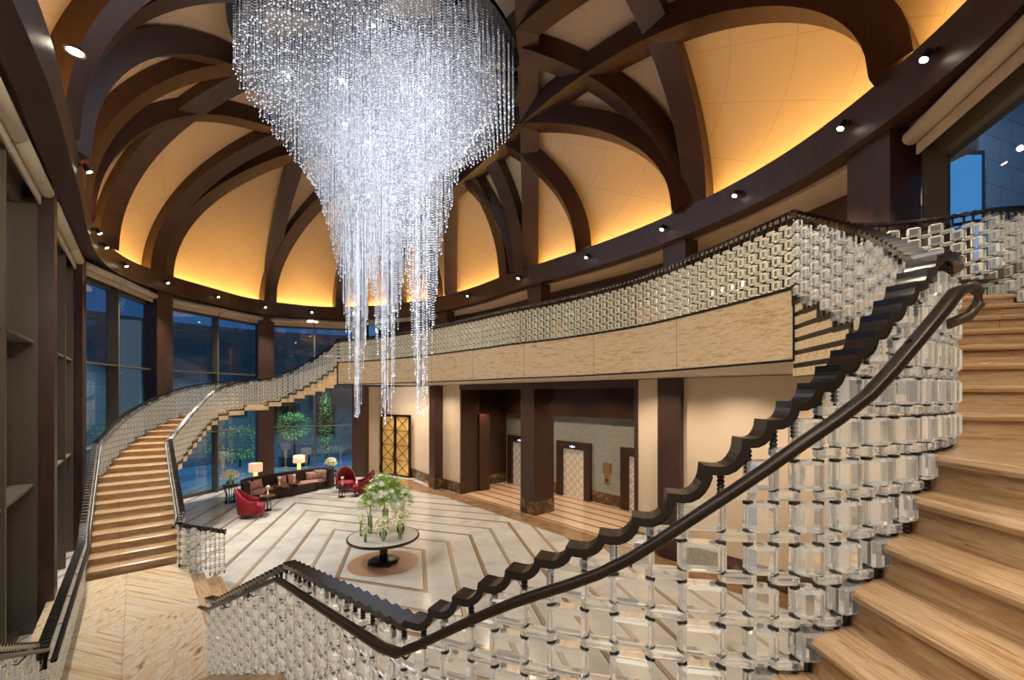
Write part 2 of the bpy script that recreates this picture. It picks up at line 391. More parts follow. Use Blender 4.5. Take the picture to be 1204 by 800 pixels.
# ------------------------------------------------------------------ camera and plan frame
F_, HY, CX, EYE = 510., 464.5, 602., 4.5
cam = bpy.data.cameras.new('camera'); cam.sensor_width = 36.; cam.sensor_fit = 'HORIZONTAL'
cam.lens = F_ / 1204. * 36.; cam.shift_y = (HY - 400.) / 1204.; cam.clip_start = .02; cam.clip_end = 300
co = bpy.data.objects.new('camera', cam); COL.objects.link(co)
co.location = (0, 0, EYE); co.rotation_euler = (PI / 2, 0, 0); SC.camera = co
def ray_z(x, y, z):
    Y = F_ * (EYE - z) / (y - HY); return np.array([(x - CX) / F_ * Y, Y])
NV = np.array([.655, -.7556]); UV_ = np.array([.7556, .655])     # long and short axis of the oval hall
MID = np.array([-6.03, 8.17])                                       # middle of the top of the lower steps
def nu(n, u): return MID + NV * n + UV_ * u

def catmull(P, per=8):
    P = np.array(P, float); out = []
    for i in range(len(P) - 1):
        p0 = P[max(i - 1, 0)]; p1 = P[i]; p2 = P[i + 1]; p3 = P[min(i + 2, len(P) - 1)]
        if i == 0: p0 = 2 * p1 - p2
        if i == len(P) - 2: p3 = 2 * p2 - p1
        for k in range(per):
            t = k / per
            out.append(.5 * (2 * p1 + (p2 - p0) * t + (2 * p0 - 5 * p1 + 4 * p2 - p3) * t * t + (3 * p1 - p0 - 3 * p2 + p3) * t ** 3))
    out.append(P[-1]); return np.array(out)
def path(P, corners=(), per=8):
    """smooth through the points, sharp at the corner indices"""
    cs = [0] + list(corners) + [len(P) - 1]; o = None
    for a, b in zip(cs[:-1], cs[1:]):
        seg = catmull(P[a:b + 1], per) if b - a > 1 else np.array([np.array(P[a], float) * (1 - t) + np.array(P[b], float) * t for t in np.linspace(0, 1, per + 1)])
        o = seg if o is None else np.vstack([o, seg[1:]])
    return o
class Arc:
    """arc-length lookup of a polyline whose rows are x, y, extra..."""
    def __init__(s, P):
        s.P = np.array(P, float); s.S = np.concatenate([[0], np.cumsum(np.hypot(*np.diff(s.P[:, :2], axis=0).T))]); s.L = s.S[-1]
    def at(s, q): return np.array([np.interp(q, s.S, s.P[:, k]) for k in range(s.P.shape[1])])
    def tan(s, q):
        a = s.at(max(q - .06, 0)); b = s.at(min(q + .06, s.L)); d_ = (b - a)[:2]; return d_ / (np.hypot(*d_) + 1e-9)

# ------------------------------------------------------------------ oval ring of the dome
RC = np.array([-4.203, 12.78]); RA, RB, RZ, RH = 13.04, 6.33, 9.3, 5.4
RP = np.array([(-5.64, 5.27), (-6.85, 6.63), (-8.3, 8.31), (-9.13, 9.26), (-11.3, 11.69), (-12.34, 12.92), (-13.48, 14.88), (-13.73, 15.85), (-13.71, 17.18), (-13.36, 19.35), (-12.88, 21.76),
    (-12.29, 22.15), (-9.28, 23.65), (-7.81, 23.43), (-3.89, 21.57), (-1.58, 19.2), (-.07, 16.94), (1.19, 15.59), (4.07, 11.83), (5.34, 9.02), (5.59, 7.36), (5.61, 6.62), (5.61, 6.03), (5.52, 5.27)])
_q = RP - RC; _n = _q @ NV / RA; _u = _q @ UV_ / RB
_ph = np.arctan2(_u, _n); _s = np.hypot(_n, _u)
_ph = np.concatenate([_ph, np.radians([-2, -20, -42, -60])]); _s = np.concatenate([_s, [1, 1, 1, 1]]); _s_old = _s.copy(); _s[-3:] = (1.10, 1.17, 1.15)
_o = np.argsort(_ph); _ph, _s = _ph[_o], _s[_o]
_tab = np.array([np.interp(a, np.concatenate([_ph - 2 * PI, _ph, _ph + 2 * PI]), np.tile(_s, 3)) for a in np.linspace(-PI, PI, 181)[:-1]])
_tab = sum(np.roll(_tab, k) for k in (-3, -2, -1, 0, 1, 2, 3)) / 7.
def rs(ph):
    x = ((ph + PI) % (2 * PI)) / (2 * PI) * 180; i = int(x) % 180; f = x - int(x); return _tab[i] * (1 - f) + _tab[(i + 1) % 180] * f
def ring(deg, off=0.):
    ph = math.radians(deg); p = RC + rs(ph) * (NV * RA * math.cos(ph) + UV_ * RB * math.sin(ph))
    if off:
        a = ring(deg - 1.2); b = ring(deg + 1.2); t = b - a; t /= np.hypot(*t)
        p = p + np.array([-t[1], t[0]]) * off * (-1 if ring_ccw else 1)
    return p
ring_ccw = False
_t0 = ring(1.) - ring(-1.); ring_ccw = (np.array([-_t0[1], _t0[0]]) @ (ring(0.) - RC)) < 0
def rho(p):
    q = np.asarray(p) - RC; a = q @ NV / RA; b = q @ UV_ / RB; return math.hypot(a, b) / rs(math.atan2(b, a))
def dome_z(p, H=RH):
    r = rho(p); return RZ + H * math.sqrt(max(0., 1 - r * r))
def ring_deg_at_x(x, lo, hi):
    """angle on the ring whose point sits on image column x"""
    best = None
    for k in np.linspace(lo, hi, 400):
        p = ring(k)
        if p[1] < .5: continue
        e = abs(CX + F_ * p[0] / p[1] - x)
        if best is None or e < best[0]: best = (e, k)
    return best[1]

def ring_flat(deg):
    """point of the plain ellipse, used to aim the rib chords"""
    ph = math.radians(deg); k = rs(ph) if not 280 < deg % 360 < 358 else 1.0
    return RC + k * (NV * RA * math.cos(ph) + UV_ * RB * math.sin(ph))
def chord(d1, d2):
    A, B = ring_flat(d1), ring_flat(d2); t = (B - A) / np.hypot(*(B - A))
    for _ in range(400):
        if rho(A) < 1: A = A - t * .02
        if rho(B) < 1: B = B + t * .02
    return A, B
CDEG = {'a': ring_deg_at_x(1008, 15, 45), 'b': ring_deg_at_x(787, 48, 72), 'c': ring_deg_at_x(624, 80, 100), 'd': ring_deg_at_x(516, 102, 126), 'e': 144.,
        'f': 181.3, 'g': 221.6, 'h': 246., 'i': 269.8}
# ------------------------------------------------------------------ dome, ribs, ring beam
def build_dome():
    NA, NR = 144, 30
    mb = MB(); vs = []; off = .5
    for j in range(NR + 1):
        al = PI / 2 * (1 - j / NR)
        for k in range(NA):
            p = RC + (ring(360 * k / NA, off) - RC) * math.sin(al)
            vs.append((p[0], p[1], RZ - .25 + (RH + .72) * math.cos(al)))
    fs = []; uvs = []; fb = []; ub = []
    for j in range(NR):
        for k in range(NA):
            k2 = (k + 1) % NA; f = (j * NA + k, j * NA + k2, (j + 1) * NA + k2, (j + 1) * NA + k)
            u = [(k / 4.5, j / 2.6), ((k + 1) / 4.5, j / 2.6), ((k + 1) / 4.5, (j + 1) / 2.6), (k / 4.5, (j + 1) / 2.6)]
            deg = 360 * k / NA
            if 284 < deg < 322 and j < 22: fb.append(f); ub.append(u)
            else: fs.append(f); uvs.append(u)
    mb.add(vs, fs, 0, uvs)
    o = len(mb.v) - len(vs)
    for f, u in zip(fb, ub): mb.f.append([o + i for i in f]); mb.m.append(1); mb.uv.append(u)
    struct(mb.build('ceiling', [M['dome'], M['domebrown']], smooth=True), 'cream diamond-seamed dome lining between the dark ribs')
build_dome()
RIBS = [(324, 87), (60, 241), (303, 57), (93, 222), (274, 90), (180, 349), (77, 225), (118, 251), (131, 270), (95, 257), (33, 128), (112, 322), (142, 312), (276, 70, .5), (180, 60), (150, 20)]
def build_rib(k, d1, d2, part=1., w=.60, th=.52):
    A, B = chord(d1, d2); D = B - A; L = np.hypot(*D); t = D / L; nrm = np.array([-t[1], t[0]])
    cur = []
    for i in range(61):
        s = .5 - .5 * math.cos(PI * i / 60); s *= part; p = A + D * s; cur.append((s * L, dome_z(p)))
    cur[0] = (0, RZ - .05)
    if part == 1.: cur[-1] = (L, RZ - .05)
    rings = []
    for i, (s, z) in enumerate(cur):
        a = cur[max(i - 1, 0)]; b = cur[min(i + 1, 60)]; tx, tz = b[0] - a[0], b[1] - a[1]; l = math.hypot(tx, tz); nx, nz = -tz / l, tx / l
        q = []
        for lat, up in ((-w / 2, 0), (w / 2, 0), (w / 2, th), (-w / 2, th)):
            p = A + t * (s + nx * up) + nrm * lat; q.append((p[0], p[1], z + nz * up))
        rings.append(q)
    mb = MB(); mb.sweep(rings); struct(mb.build('trim_%d' % (k + 2), M['walnut']), 'dark walnut arched rib crossing the dome')
for k, r_ in enumerate(RIBS): build_rib(k, *r_)
def ring_sweep(prof, mat, name, n=180, d0=0., d1=360., smooth=False):
    closed = d1 - d0 >= 359.9; N = n if closed else n + 1
    rings = []
    for k in range(N):
        d = d0 + (d1 - d0) * k / n
        rings.append([(*ring(d, o), z) for o, z in prof])
    mb = MB(); mb.sweep(rings, closed=closed); return mb.build(name, mat)
struct(ring_sweep([(0, 8.6), (.38, 8.6), (.40, 8.72), (.6, 8.72), (.6, 8.95), (.14, 8.95), (.14, 9.3), (0, 9.3)], M['ringwood'], 'trim_1'), 'brown ring beam round the foot of the dome')
struct(ring_sweep([(.24, 9.0), (.40, 9.0), (.40, 9.03), (.24, 9.03)], M['cove'], 'trim_40'), 'amber light strip in the cove behind the ring beam')
# ceiling outside the ring
for nm, a_, b_, w_ in (('ceiling_balcony', 52, 146, 9.), ('ceiling_stairhead', CDEG['a'] + .5, 52, 2.2), ('ceiling_windows', 146, 294, 1.3), ('ceiling_near', 294, 362, 9.), ('ceiling_right', 2, CDEG['a'] + .5, 1.3)):
    struct(ring_sweep([(.55, 8.62), (w_, 8.62), (w_, 8.9), (.55, 8.9)], M['soffit'], nm, 60, a_, b_), 'flat ceiling outside the ring beam')

# ------------------------------------------------------------------ columns under the ring
def column(name, deg, z0, z1, w=.66, d=.5, off=.38, lab=None):
    p = ring(deg, off); a = ring(deg - 1.5, off); b = ring(deg + 1.5, off); t = b - a
    mb = MB(); mb.box((p[0], p[1], (z0 + z1) / 2), (w, d, z1 - z0), math.atan2(t[1], t[0]))
    struct(mb.build(name, M['ringwood'] if name != 'column_dark' else M['walnut']), lab)
for k in 'abcdefghi':
    column('pillar', CDEG[k], 5.92 if k in 'abcd' else 0., 8.62, lab='dark brown pillar under the ring beam', w={'a': .8, 'i': .5, 'h': .5}.get(k, .74), d=.36 if k in 'hi' else .5, off=.52 if k in 'hi' else .42)

# ------------------------------------------------------------------ glazed bays
def bay(num, da, db, z0, z1, fr=(.5,), trans=(5.5, 2.8), fin=.35, lab='', blind_lab=None, glass='pane', ma=.30, mb_=.30, off=.87):
    A = ring(da, off); B = ring(db, off); D = B - A; L = np.hypot(*D); t = D / L
    nin = np.array([-t[1], t[0]])
    if nin @ (RC - (A + B) / 2) < 0: nin = -nin
    rz = math.atan2(t[1], t[0])
    root = thing('window_%d' % num, lab, 'window', (A[0], A[1], z0), rz); root['kind'] = 'structure'
    s_in = 1. if (np.array([-math.sin(rz), math.cos(rz)]) @ nin) > 0 else -1.
    H = z1 - z0
    g = MB(); g.add([(ma, 0, 0), (L - mb_, 0, 0), (L - mb_, 0, H), (ma, 0, H)], [(0, 1, 2, 3)]); g.build('pane', M[glass], root)
    for f in (ma, *[L * q for q in fr], L - mb_):
        m_ = MB(); m_.box((f, s_in * fin / 2 - .03 * s_in, H / 2), (.07, fin, H)); m_.build('mullion', M['mullion'], root)
    for z in trans:
        if z < z0: continue
        m_ = MB(); m_.box((L / 2, s_in * fin * .42, z - z0), (L - ma - mb_, fin * .8, .05)); m_.build('transom', M['mullion'], root)
    m_ = MB(); m_.box((L / 2, 0, .06), (L - ma - mb_, .2, .12)); m_.build('window_sill', M['bronze'], root)
    m_ = MB(); m_.box((L / 2, 0, H + .12), (L, .25, .5)); m_.build('window_head', M['mullion'], root)
    # blinds rolled up under the ring, one for each light
    if blind_lab:
        ed = [ma, *[L * q for q in fr], L - mb_]
        for i in range(len(ed) - 1):
            x0, x1 = ed[i] + .03, ed[i + 1] - .03
            b = thing('roller_blind', blind_lab % ORD[i], 'blind', tuple(A + t * x0) + (z1,), rz, 'cream roller blinds rolled up over the windows')
            y = s_in * (off - .43)
            r_ = MB(); r_.tube([(0, y, .18), (x1 - x0, y, .18)], .11, 14); r_.build('roller_tube', M['blind'], b, smooth=True)
            r_ = MB(); r_.box(((x1 - x0) / 2, y - s_in * .08, .0), (x1 - x0, .03, .16)); r_.build('hem_bar', M['blind'], b)
bay(1, 293, CDEG['i'], 0., 8.2, (.5,), lab='tall bronze-framed window nearest the left edge, in front of the wide dark pillar', blind_lab='cream rolled blind, %s over the window nearest the left edge')
bay(2, CDEG['i'], CDEG['h'], 0., 8.2, (.66,), lab='tall window between the two dark pillars at far left', blind_lab='cream rolled blind, %s over the window between the far left pillars')
bay(3, CDEG['h'], CDEG['g'], 0., 8.2, (.46,), lab='tall blue window with a stone pier behind it', blind_lab='cream rolled blind, %s over the window showing a stone pier')
bay(4, CDEG['g'], CDEG['f'], 0., 8.2, (.5,), lab='tall window behind the upper end of the left stair', blind_lab='cream rolled blind, %s over the window behind the left stair')
bay(5, CDEG['f'], CDEG['e'], 0., 8.2, (.5,), lab='tall window behind the curved sofa', blind_lab='cream rolled blind, %s over the window behind the sofa')
bay(6, CDEG['a'] - 2.0, 2, 5.92, 8.15, (), (), .3, lab='large window at upper right behind the crystal balustrade', blind_lab='cream rolled blind, %s and only one over the upper right window', glass='pane_clear', ma=.42)

# ------------------------------------------------------------------ floor, landing, lift lobby
TC = np.array([-3.44, 11.62])                        # centre of the round table
D1 = np.array([-.22, .975]); D2 = np.array([.955, -.30]); DET = D2[0] * D1[1] - D2[1] * D1[0]
def skew(p):
    r = np.asarray(p)[:2] - TC; return ((r[0] * D1[1] - r[1] * D1[0]) / DET, (D2[0] * r[1] - D2[1] * r[0]) / DET)
mb = MB(); q = [(-15.5, -4, 0), (12, -4, 0), (12, 27, 0), (-15.5, 27, 0)]
mb.add(q, [(0, 1, 2, 3)], 0, [[skew(p) for p in q]]); struct(mb.build('floor', M['lobby']), 'white marble lobby floor with nested brown inlay lines')
FO = np.array([.82, 16.05])
def fp(t, d): return FO + NV * t + UV_ * d
def fpoly(name, pts, z, mat, uv=None):
    mb = MB(); mb.add([(p[0], p[1], z) for p in pts], [tuple(range(len(pts)))], 0, [uv if uv else [(0., 0.)] * len(pts)]); return mb.build(name, mat)
LT, RT, BD = -4.75, 4.34, 3.38
cs = [(-5.8, -.05), (4.4, -.05), (4.4, 3.4), (-5.8, 3.4)]
struct(fpoly('floor_lift_lobby', [fp(*c_) for c_ in cs], .012, M['liftfloor'], cs), 'warm striped marble floor in front of the lifts')
bpts_in = [fp(9., -.05), fp(-4.6, -.05), np.array([-4.3, 21.4]), np.array([-5.3, 22.9]), np.array([-7.4, 24.2])]
bpts_out = [fp(9., -.85), fp(-4.9, -.85), np.array([-4.95, 20.6]), np.array([-5.9, 22.0]), np.array([-7.9, 23.2])]
mb = MB()
for a0, a1, b0, b1 in zip(bpts_in[:-1], bpts_in[1:], bpts_out[:-1], bpts_out[1:]):
    mb.add([(*a0, .008), (*a1, .008), (*b1, .008), (*b0, .008)], [(0, 1, 2, 3)])
struct(mb.build('floor_border', M['border']), 'brown marble border along the lift lobby')
mb = MB(); mb.lathe([(.92, .004), (.92, .007)], (TC[0], TC[1], 0), 64); struct(mb.build('floor_table_shadow', M['table_shadow']), 'round brown table shadow painted on the floor')  # flat disc standing in for the shadow of the table
LZ = .5
lp = [(-2.85, .12), (2.85, .12), (2.85, -2.1), (-2.85, -2.1)]
mb = MB(); top = [(*nu(*c_), LZ) for c_ in lp]; bot = [(*nu(*c_), 0.) for c_ in lp]
uvl = [(c_[0] / 1.15, (c_[1] + .95) / 1.15 * 1.25) for c_ in lp]
mb.add(top + bot, [(3, 2, 1, 0), (0, 1, 5, 4), (1, 2, 6, 5), (2, 3, 7, 6), (3, 0, 4, 7)], 0, [uvl[::-1]] + [[(0., 0.)] * 4] * 4)
struct(mb.build('floor_landing', M['chevron']), 'half landing of book-matched onyx laid in diamonds')
# ------------------------------------------------------------------ flights of steps
NRISE = 32; RISE = (5.92 - LZ) / NRISE
# x, y, nosing z, rail z   (inner edge of the right flight)
RI = [(*nu(2.95, .05), .669, 1.70), (-2.05, 4.0, 1.95, 2.97), (-.53, 2.25, 2.33, 3.35), (.0, 2.02, 2.66, 3.71), (.45, 1.87, 2.92, 3.95), (.82, 1.78, 3.21, 4.25), (1.19, 1.75, 3.549, 4.55), (1.38, 1.79, 3.718, 4.70), (1.56, 1.85, 3.888, 4.86),
      (1.76, 1.93, 4.057, 5.03), (1.93, 2.02, 4.226, 5.16), (2.20, 2.20, 4.29, 5.20), (2.42, 2.40, 4.35, 5.23), (2.58, 2.62, 4.395, 5.28), (2.80, 3.00, 4.56, 5.50), (3.39, 4.20, 5.15, 6.13), (3.78, 5.82, 5.92, 6.98)]
RO = [nu(2.95, -1.66), (-3.35, 2.85), (-1.75, .85), (-.75, .1), (.15, -.25), (.85, -.3), (1.30, -.25), (1.45, -.22), (1.62, -.2), (1.80, -.2), (2.0, -.15), (2.9, .15), (3.6, .8), (4.05, 1.75), (4.5, 2.4), (5.1, 3.55), (5.55, 5.5)]
LI = [(*nu(-2.95, .05), .669, 1.70), (-10.25, 13.0, 2.15, 3.20), (-11.2, 15.3, 2.96, 4.0), (-11.75, 17.3, 3.72, 4.76), (-11.45, 18.8, 4.10, 5.14), (-10.75, 19.5, 4.28, 5.32), (-9.75, 19.85, 4.80, 5.84), (-8.85, 19.85, 5.30, 6.34), (-8.05, 19.55, 5.75, 6.80), (-7.72, 19.22, 5.92, 6.98)]
LO = [nu(-2.95, -1.66), (-11.5, 11.95), (-12.75, 14.5), (-13.3, 17.3), (-12.9, 19.6), (-11.7, 21.0), (-10.1, 21.5), (-8.7, 21.5), (-7.4, 21.0), (-6.6, 20.4)]
def flight(I, O, corners):
    a = path([i[:2] + tuple(o) + i[2:] for i, o in zip([tuple(q) for q in I], [tuple(q) for q in O])], corners)
    return a                                   # rows: ix, iy, ox, oy, nose z, rail z
RF = flight(RI, RO, (1, 2)); LF = flight(LI, LO, (1,))
def row_at_z(F, z):
    zz = np.maximum.accumulate(F[:, 4] + np.arange(len(F)) * 1e-6)
    k = np.interp(z, zz, np.arange(len(F))); return k
def row(F, k): return np.array([np.interp(k, np.arange(len(F)), F[:, c_]) for c_ in range(F.shape[1])])
def build_flight(root, F, mats):
    org = root.location
    for i in range(1, NRISE + 1):
        z = LZ + RISE * i
        k0 = row_at_z(F, z); k1 = row_at_z(F, z + RISE) if i < NRISE else k0 + .01
        if i == NRISE: k1 = len(F) - 1
        ks = [k0] + [k for k in range(int(k0) + 1, int(math.ceil(k1))) if k0 + .15 < k < k1 - .15 and (k % 3 == 0)] + [k1]
        rows_ = [row(F, k) for k in ks]
        if i == NRISE:
            e = rows_[-1].copy(); e[0:2] += .3 * (e[0:2] - row(F, len(F) - 3)[0:2]) / .2; e[2:4] += .3 * (e[2:4] - row(F, len(F) - 3)[2:4]) / .2
            rows_ = [rows_[0], e] if len(ks) < 2 else rows_ + [e]
        def ends(r): return np.array(r[0:2]), np.array(r[2:4])
        di = ends(rows_[1])[0] - ends(rows_[0])[0]; di = di / (np.hypot(*di) + 1e-6)
        do = ends(rows_[1])[1] - ends(rows_[0])[1]; do = do / (np.hypot(*do) + 1e-6)
        I0, O0 = ends(rows_[0])
        sec = []                               # (inner xy, outer xy, z) round the cross-section
        for dx, dz in ((.02, -RISE - .07), (.02, -.05), (-.012, -.045), (-.018, -.024), (-.008, -.006), (.012, 0.)):
            sec.append((I0 + di * dx, O0 + do * dx, z + dz))
        for r in rows_[1:]:
            a, b = ends(r); sec.append((a + di * .03, b + do * .03, z))
        a, b = ends(rows_[-1]); sec.append((a + di * .03, b + do * .03, z - RISE - .07))
        for r in rows_[-2:0:-1]:
            a, b = ends(r); sec.append((a, b, z - RISE - .07))
        n = len(sec); mb = MB(); W = np.hypot(*(O0 - I0))
        vs = [(*a, zz) for a, b, zz in sec] + [(*b, zz) for a, b, zz in sec]
        v = [0.]
        for j in range(1, n + 1):
            p, q_ = sec[j - 1], sec[j % n]; v.append(v[-1] + math.hypot(*(q_[0] - p[0])) * .5 + math.hypot(*(q_[1] - p[1])) * .5 + abs(q_[2] - p[2]))
        fs = []; uvs = []; nb = 6 + len(rows_) - 1
        for j in range(n):
            j2 = (j + 1) % n; fs.append((j, j2, n + j2, n + j)); uvs.append([(0., v[j]), (0., v[j + 1]), (W, v[j + 1]), (W, v[j])])
        endf = (tuple(range(n - 1, -1, -1)), [(sec[j][0] @ NV, sec[j][2]) for j in range(n - 1, -1, -1)])
        fs.append(tuple(range(n, 2 * n))); uvs.append([(sec[j][1] @ NV, sec[j][2]) for j in range(n)])
        mb.add(vs, fs, 0, uvs)
        for j in range(nb - 1, n): mb.m[j] = 2  # backs and ends take the glowing fascia stone to look lit
        mb.f.append(list(endf[0])); mb.m.append(2); mb.uv.append(endf[1])
        # dark metal edge strip along the exposed inner end
        side = (I0 - O0) / (W + 1e-6)
        for (a, b) in zip(rows_[:-1], rows_[1:]):
            pa, pb = ends(a)[0], ends(b)[0]; d_ = pb - pa
            l = np.hypot(*d_)
            if l < 1e-3: continue
            c_ = (pa + pb) / 2 + side * .008
            mb.box((c_[0], c_[1], z - .034), (l + .03, .03, .055), math.atan2(d_[1], d_[0]), 1)
        c_ = I0 + side * .010 + di * .02
        mb.box((c_[0], c_[1], z - RISE / 2 - .01), (.035, .02, RISE), math.atan2(di[1], di[0]), 1)
        mb.build('step', mats, root, off=org)
def stringer(root, F, i0):
    mb = MB(); org = root.location
    for i in range(i0, NRISE):
        z = LZ + RISE * i; k0 = row_at_z(F, z); ks = [k0] + [k for k in range(int(k0) + 1, len(F))]
        pts = [row(F, k) for k in ks]
        for a, b in zip(pts[:-1], pts[1:]):
            sa = (a[0:2] - a[2:4]); sa = sa / np.hypot(*sa); sb = (b[0:2] - b[2:4]); sb = sb / np.hypot(*sb)
            for off, za, zb, mi in ((.004, z - RISE, z, 1), (.012, z - RISE + .012, z - .05, 0)):
                pa, pb = a[0:2] + sa * off, b[0:2] + sb * off
                mb.add([(*pa, za), (*pb, za), (*pb, zb), (*pa, zb)], [(0, 1, 2, 3)], mi, [[(k0, za), (k0 + 1, za), (k0 + 1, zb), (k0, zb)]])
    mb.build('stringer', [M['fascia'], M['rubber']], root, off=org)
rst = thing('staircase', 'onyx staircase climbing on the right beside the tall crystal balustrade', 'staircase', (*nu(2.95, -.8), LZ))
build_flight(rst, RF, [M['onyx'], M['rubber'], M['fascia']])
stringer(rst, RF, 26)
lst = thing('staircase', 'onyx staircase climbing along the windows on the left', 'staircase', (*nu(-2.95, -.8), LZ))
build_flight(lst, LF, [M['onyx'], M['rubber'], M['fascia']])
fst = thing('staircase', 'short flight of three onyx steps from landing down to lobby floor', 'staircase', (*nu(0, .5), 0))
for k in range(2):
    mb = MB(); u0, u1, z = .10, .42 + .30 * (1 - k), LZ - LZ / 3 * (k + 1)
    u1 = .10 + .32 * (k + 1)
    c4 = [(-2.3, u0), (2.3, u0), (2.3, u1), (-2.3, u1)]; T = [(*nu(*c_), z) for c_ in c4]; Bm = [(*nu(*c_), 0.) for c_ in c4]
    uvs = [[(c_[0], c_[1]) for c_ in c4]] + [[(c4[i][0], 0), (c4[j][0], 0), (c4[j][0], .2), (c4[i][0], .2)] for i, j in ((0, 1), (1, 2), (2, 3), (3, 0))]
    mb.add(T + Bm, [(0, 1, 2, 3), (0, 4, 5, 1), (1, 5, 6, 2), (2, 6, 7, 3), (3, 7, 4, 0)], 0, uvs); mb.build('step', M['onyx'], fst, off=fst.location)

# ------------------------------------------------------------------ balcony slab
FAS = catmull([(3.78, 5.78), (3.64, 6.30), (3.28, 7.47), (2.62, 9.1), (1.28, 11.0), (-.05, 12.35), (-1.13, 13.65), (-3.05, 15.7), (-4.4, 17.0), (-5.7, 18.1), (-7.72, 19.22)], 6)
FZ0, FZ1 = 4.965, 5.92
N = len(FAS); mb = MB(); s = np.concatenate([[0], np.cumsum(np.hypot(*np.diff(FAS, axis=0).T))])
for i in range(N - 1):
    a, b = FAS[i], FAS[i + 1]
    mb.add([(*a, FZ0), (*b, FZ0), (*b, FZ1), (*a, FZ1)], [(3, 2, 1, 0)], 0, [[(s[i], .95), (s[i + 1], .95), (s[i + 1], 0), (s[i], 0)]])
    oa = a + UV_ * 9. if i else a + UV_ * 9.; ob_ = b + UV_ * 9.
    if i >= N - 12: k = (i - (N - 12)) / 11.; oa = a + UV_ * (9. - 5.2 * k) ; ob_ = b + UV_ * (9. - 5.2 * (k + 1 / 11.))
    mb.add([(*a, FZ0), (*b, FZ0), (*ob_, FZ0), (*oa, FZ0)], [(3, 2, 1, 0)], 1)
    mb.add([(*a, FZ1), (*b, FZ1), (*ob_, FZ1), (*oa, FZ1)], [(0, 1, 2, 3)], 2)
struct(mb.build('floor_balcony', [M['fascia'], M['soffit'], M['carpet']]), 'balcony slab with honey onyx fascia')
# floor at the head of the right stair and its end face
mb = MB(); hp = [(3.78, 5.78), (5.55, 5.35), (7.4, 4.9), (14, 12), (10.6, 11.7)]
mb.add([(*p, FZ1 - .004) for p in hp], [tuple(range(5))], 0); mb.add([(*p, FZ0) for p in hp], [tuple(range(4, -1, -1))], 1)
struct(mb.build('floor_stairhead', [M['carpet'], M['soffit']]))
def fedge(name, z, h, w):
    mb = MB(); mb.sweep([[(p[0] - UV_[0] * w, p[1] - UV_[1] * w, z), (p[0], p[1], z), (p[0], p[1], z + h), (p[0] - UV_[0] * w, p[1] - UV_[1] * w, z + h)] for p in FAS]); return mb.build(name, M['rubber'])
struct(fedge('trim_41', FZ1 - .01, .04, .03), 'dark metal edge along the top of the balcony fascia'); struct(fedge('trim_42', FZ0 - .02, .035, .02), 'dark strip under the balcony fascia')
for k, p in ((43, FAS[0]), (44, FAS[-1])):
    mb = MB(); mb.box((p[0] - .01, p[1] - .01, (FZ0 + FZ1) / 2), (.05, .05, FZ1 - FZ0 + .03), .6); struct(mb.build('trim_%d' % k, M['rubber']), 'dark upright strip at the end of the balcony fascia')

# ------------------------------------------------------------------ walls under and behind the balcony
def wallstrip(name, pts, z0, z1, mat, lab=None):
    mb = MB(); L = 0.
    for a, b in zip(pts[:-1], pts[1:]):
        l = math.hypot(b[0] - a[0], b[1] - a[1]); mb.add([(*a, z0), (*b, z0), (*b, z1), (*a, z1)], [(0, 1, 2, 3)], 0, [[(L, z0), (L + l, z0), (L + l, z1), (L, z1)]]); L += l
    return struct(mb.build(name, mat), lab)
def fbox(name, t0, t1, d0, d1, z0, z1, mat, parent=None, lab=None, kind=True):
    c_ = fp((t0 + t1) / 2, (d0 + d1) / 2); mb = MB()
    rz = math.atan2(NV[1], NV[0])
    if parent is not None:
        mb.box((c_[0], c_[1], (z0 + z1) / 2), (abs(t1 - t0), abs(d1 - d0), z1 - z0), rz); return mb.build(name, mat, parent, off=parent.location)
    mb.box((0, 0, 0), (abs(t1 - t0), abs(d1 - d0), z1 - z0)); o = mb.build(name, mat, None, loc=(c_[0], c_[1], (z0 + z1) / 2)); o.rotation_euler = (0, 0, rz)
    if kind: struct(o, lab)
    return o
PT = FZ0 - .02
fbox('wall_right', RT, 12., 0., .3, 0., PT, M['cream'], lab='cream wall under the balcony to the right of the lift lobby')
fbox('baseboard_right', RT, 12., -.03, 0., 0., .5, M['emperador'])
fbox('pillar', 5.12, 5.80, -.16, .1, 0., PT, M['ringwood'], lab='dark pillar against the cream wall to the right of the lifts')
fbox('pillar', -.75, 0., 0., 1.05, .52, PT, M['ringwood'], lab='freestanding dark brown pillar in front of the lifts')
fbox('pillar_base', -.765, .015, -.015, 1.065, 0., .52, M['emperador'], lab='veined brown marble base of freestanding pillar')
fbox('trim_45', LT - .12, RT + .06, -.03, .25, 4.72, PT, M['ringwood'], lab='brown header over the lift lobby opening')
fbox('trim_46', RT - .06, RT + .06, -.03, .5, 0., 4.72, M['ringwood'], lab='brown jamb right of the lift lobby'); fbox('trim_47', LT - .06, LT + .06, -.03, .5, 0., 4.72, M['ringwood'], lab='brown jamb left of the lift lobby')
fbox('wall_lift_lobby_right', RT + .06, RT + .2, .3, BD, 0., PT, M['walnut'])
fbox('wall_lift_lobby_left', -5.75, -5.6, 1.6, BD, 0., PT, M['walnut']); fbox('wall_lift_lobby_near', -5.7, LT - .06, .9, 1.0, 0., PT, M['walnut'])
fbox('wall_lift_lobby_side', LT - .12, LT, .4, 1.0, 0., PT, M['walnut'])
fbox('trim_48', LT - .02, LT + .10, .95, 1.55, .0, 3.6, M['ringwood'], lab='brown pilaster lit by a downlight inside the lift lobby')
fbox('baseboard_lift_lobby_left', -5.6, -5.57, 1.6, BD, 0., .5, M['emperador'])
fbox('wall_lifts', -5.7, RT + .1, BD, BD + .2, 0., 3.56, M['mosaic'], lab='silver mosaic wall round the lift doors')
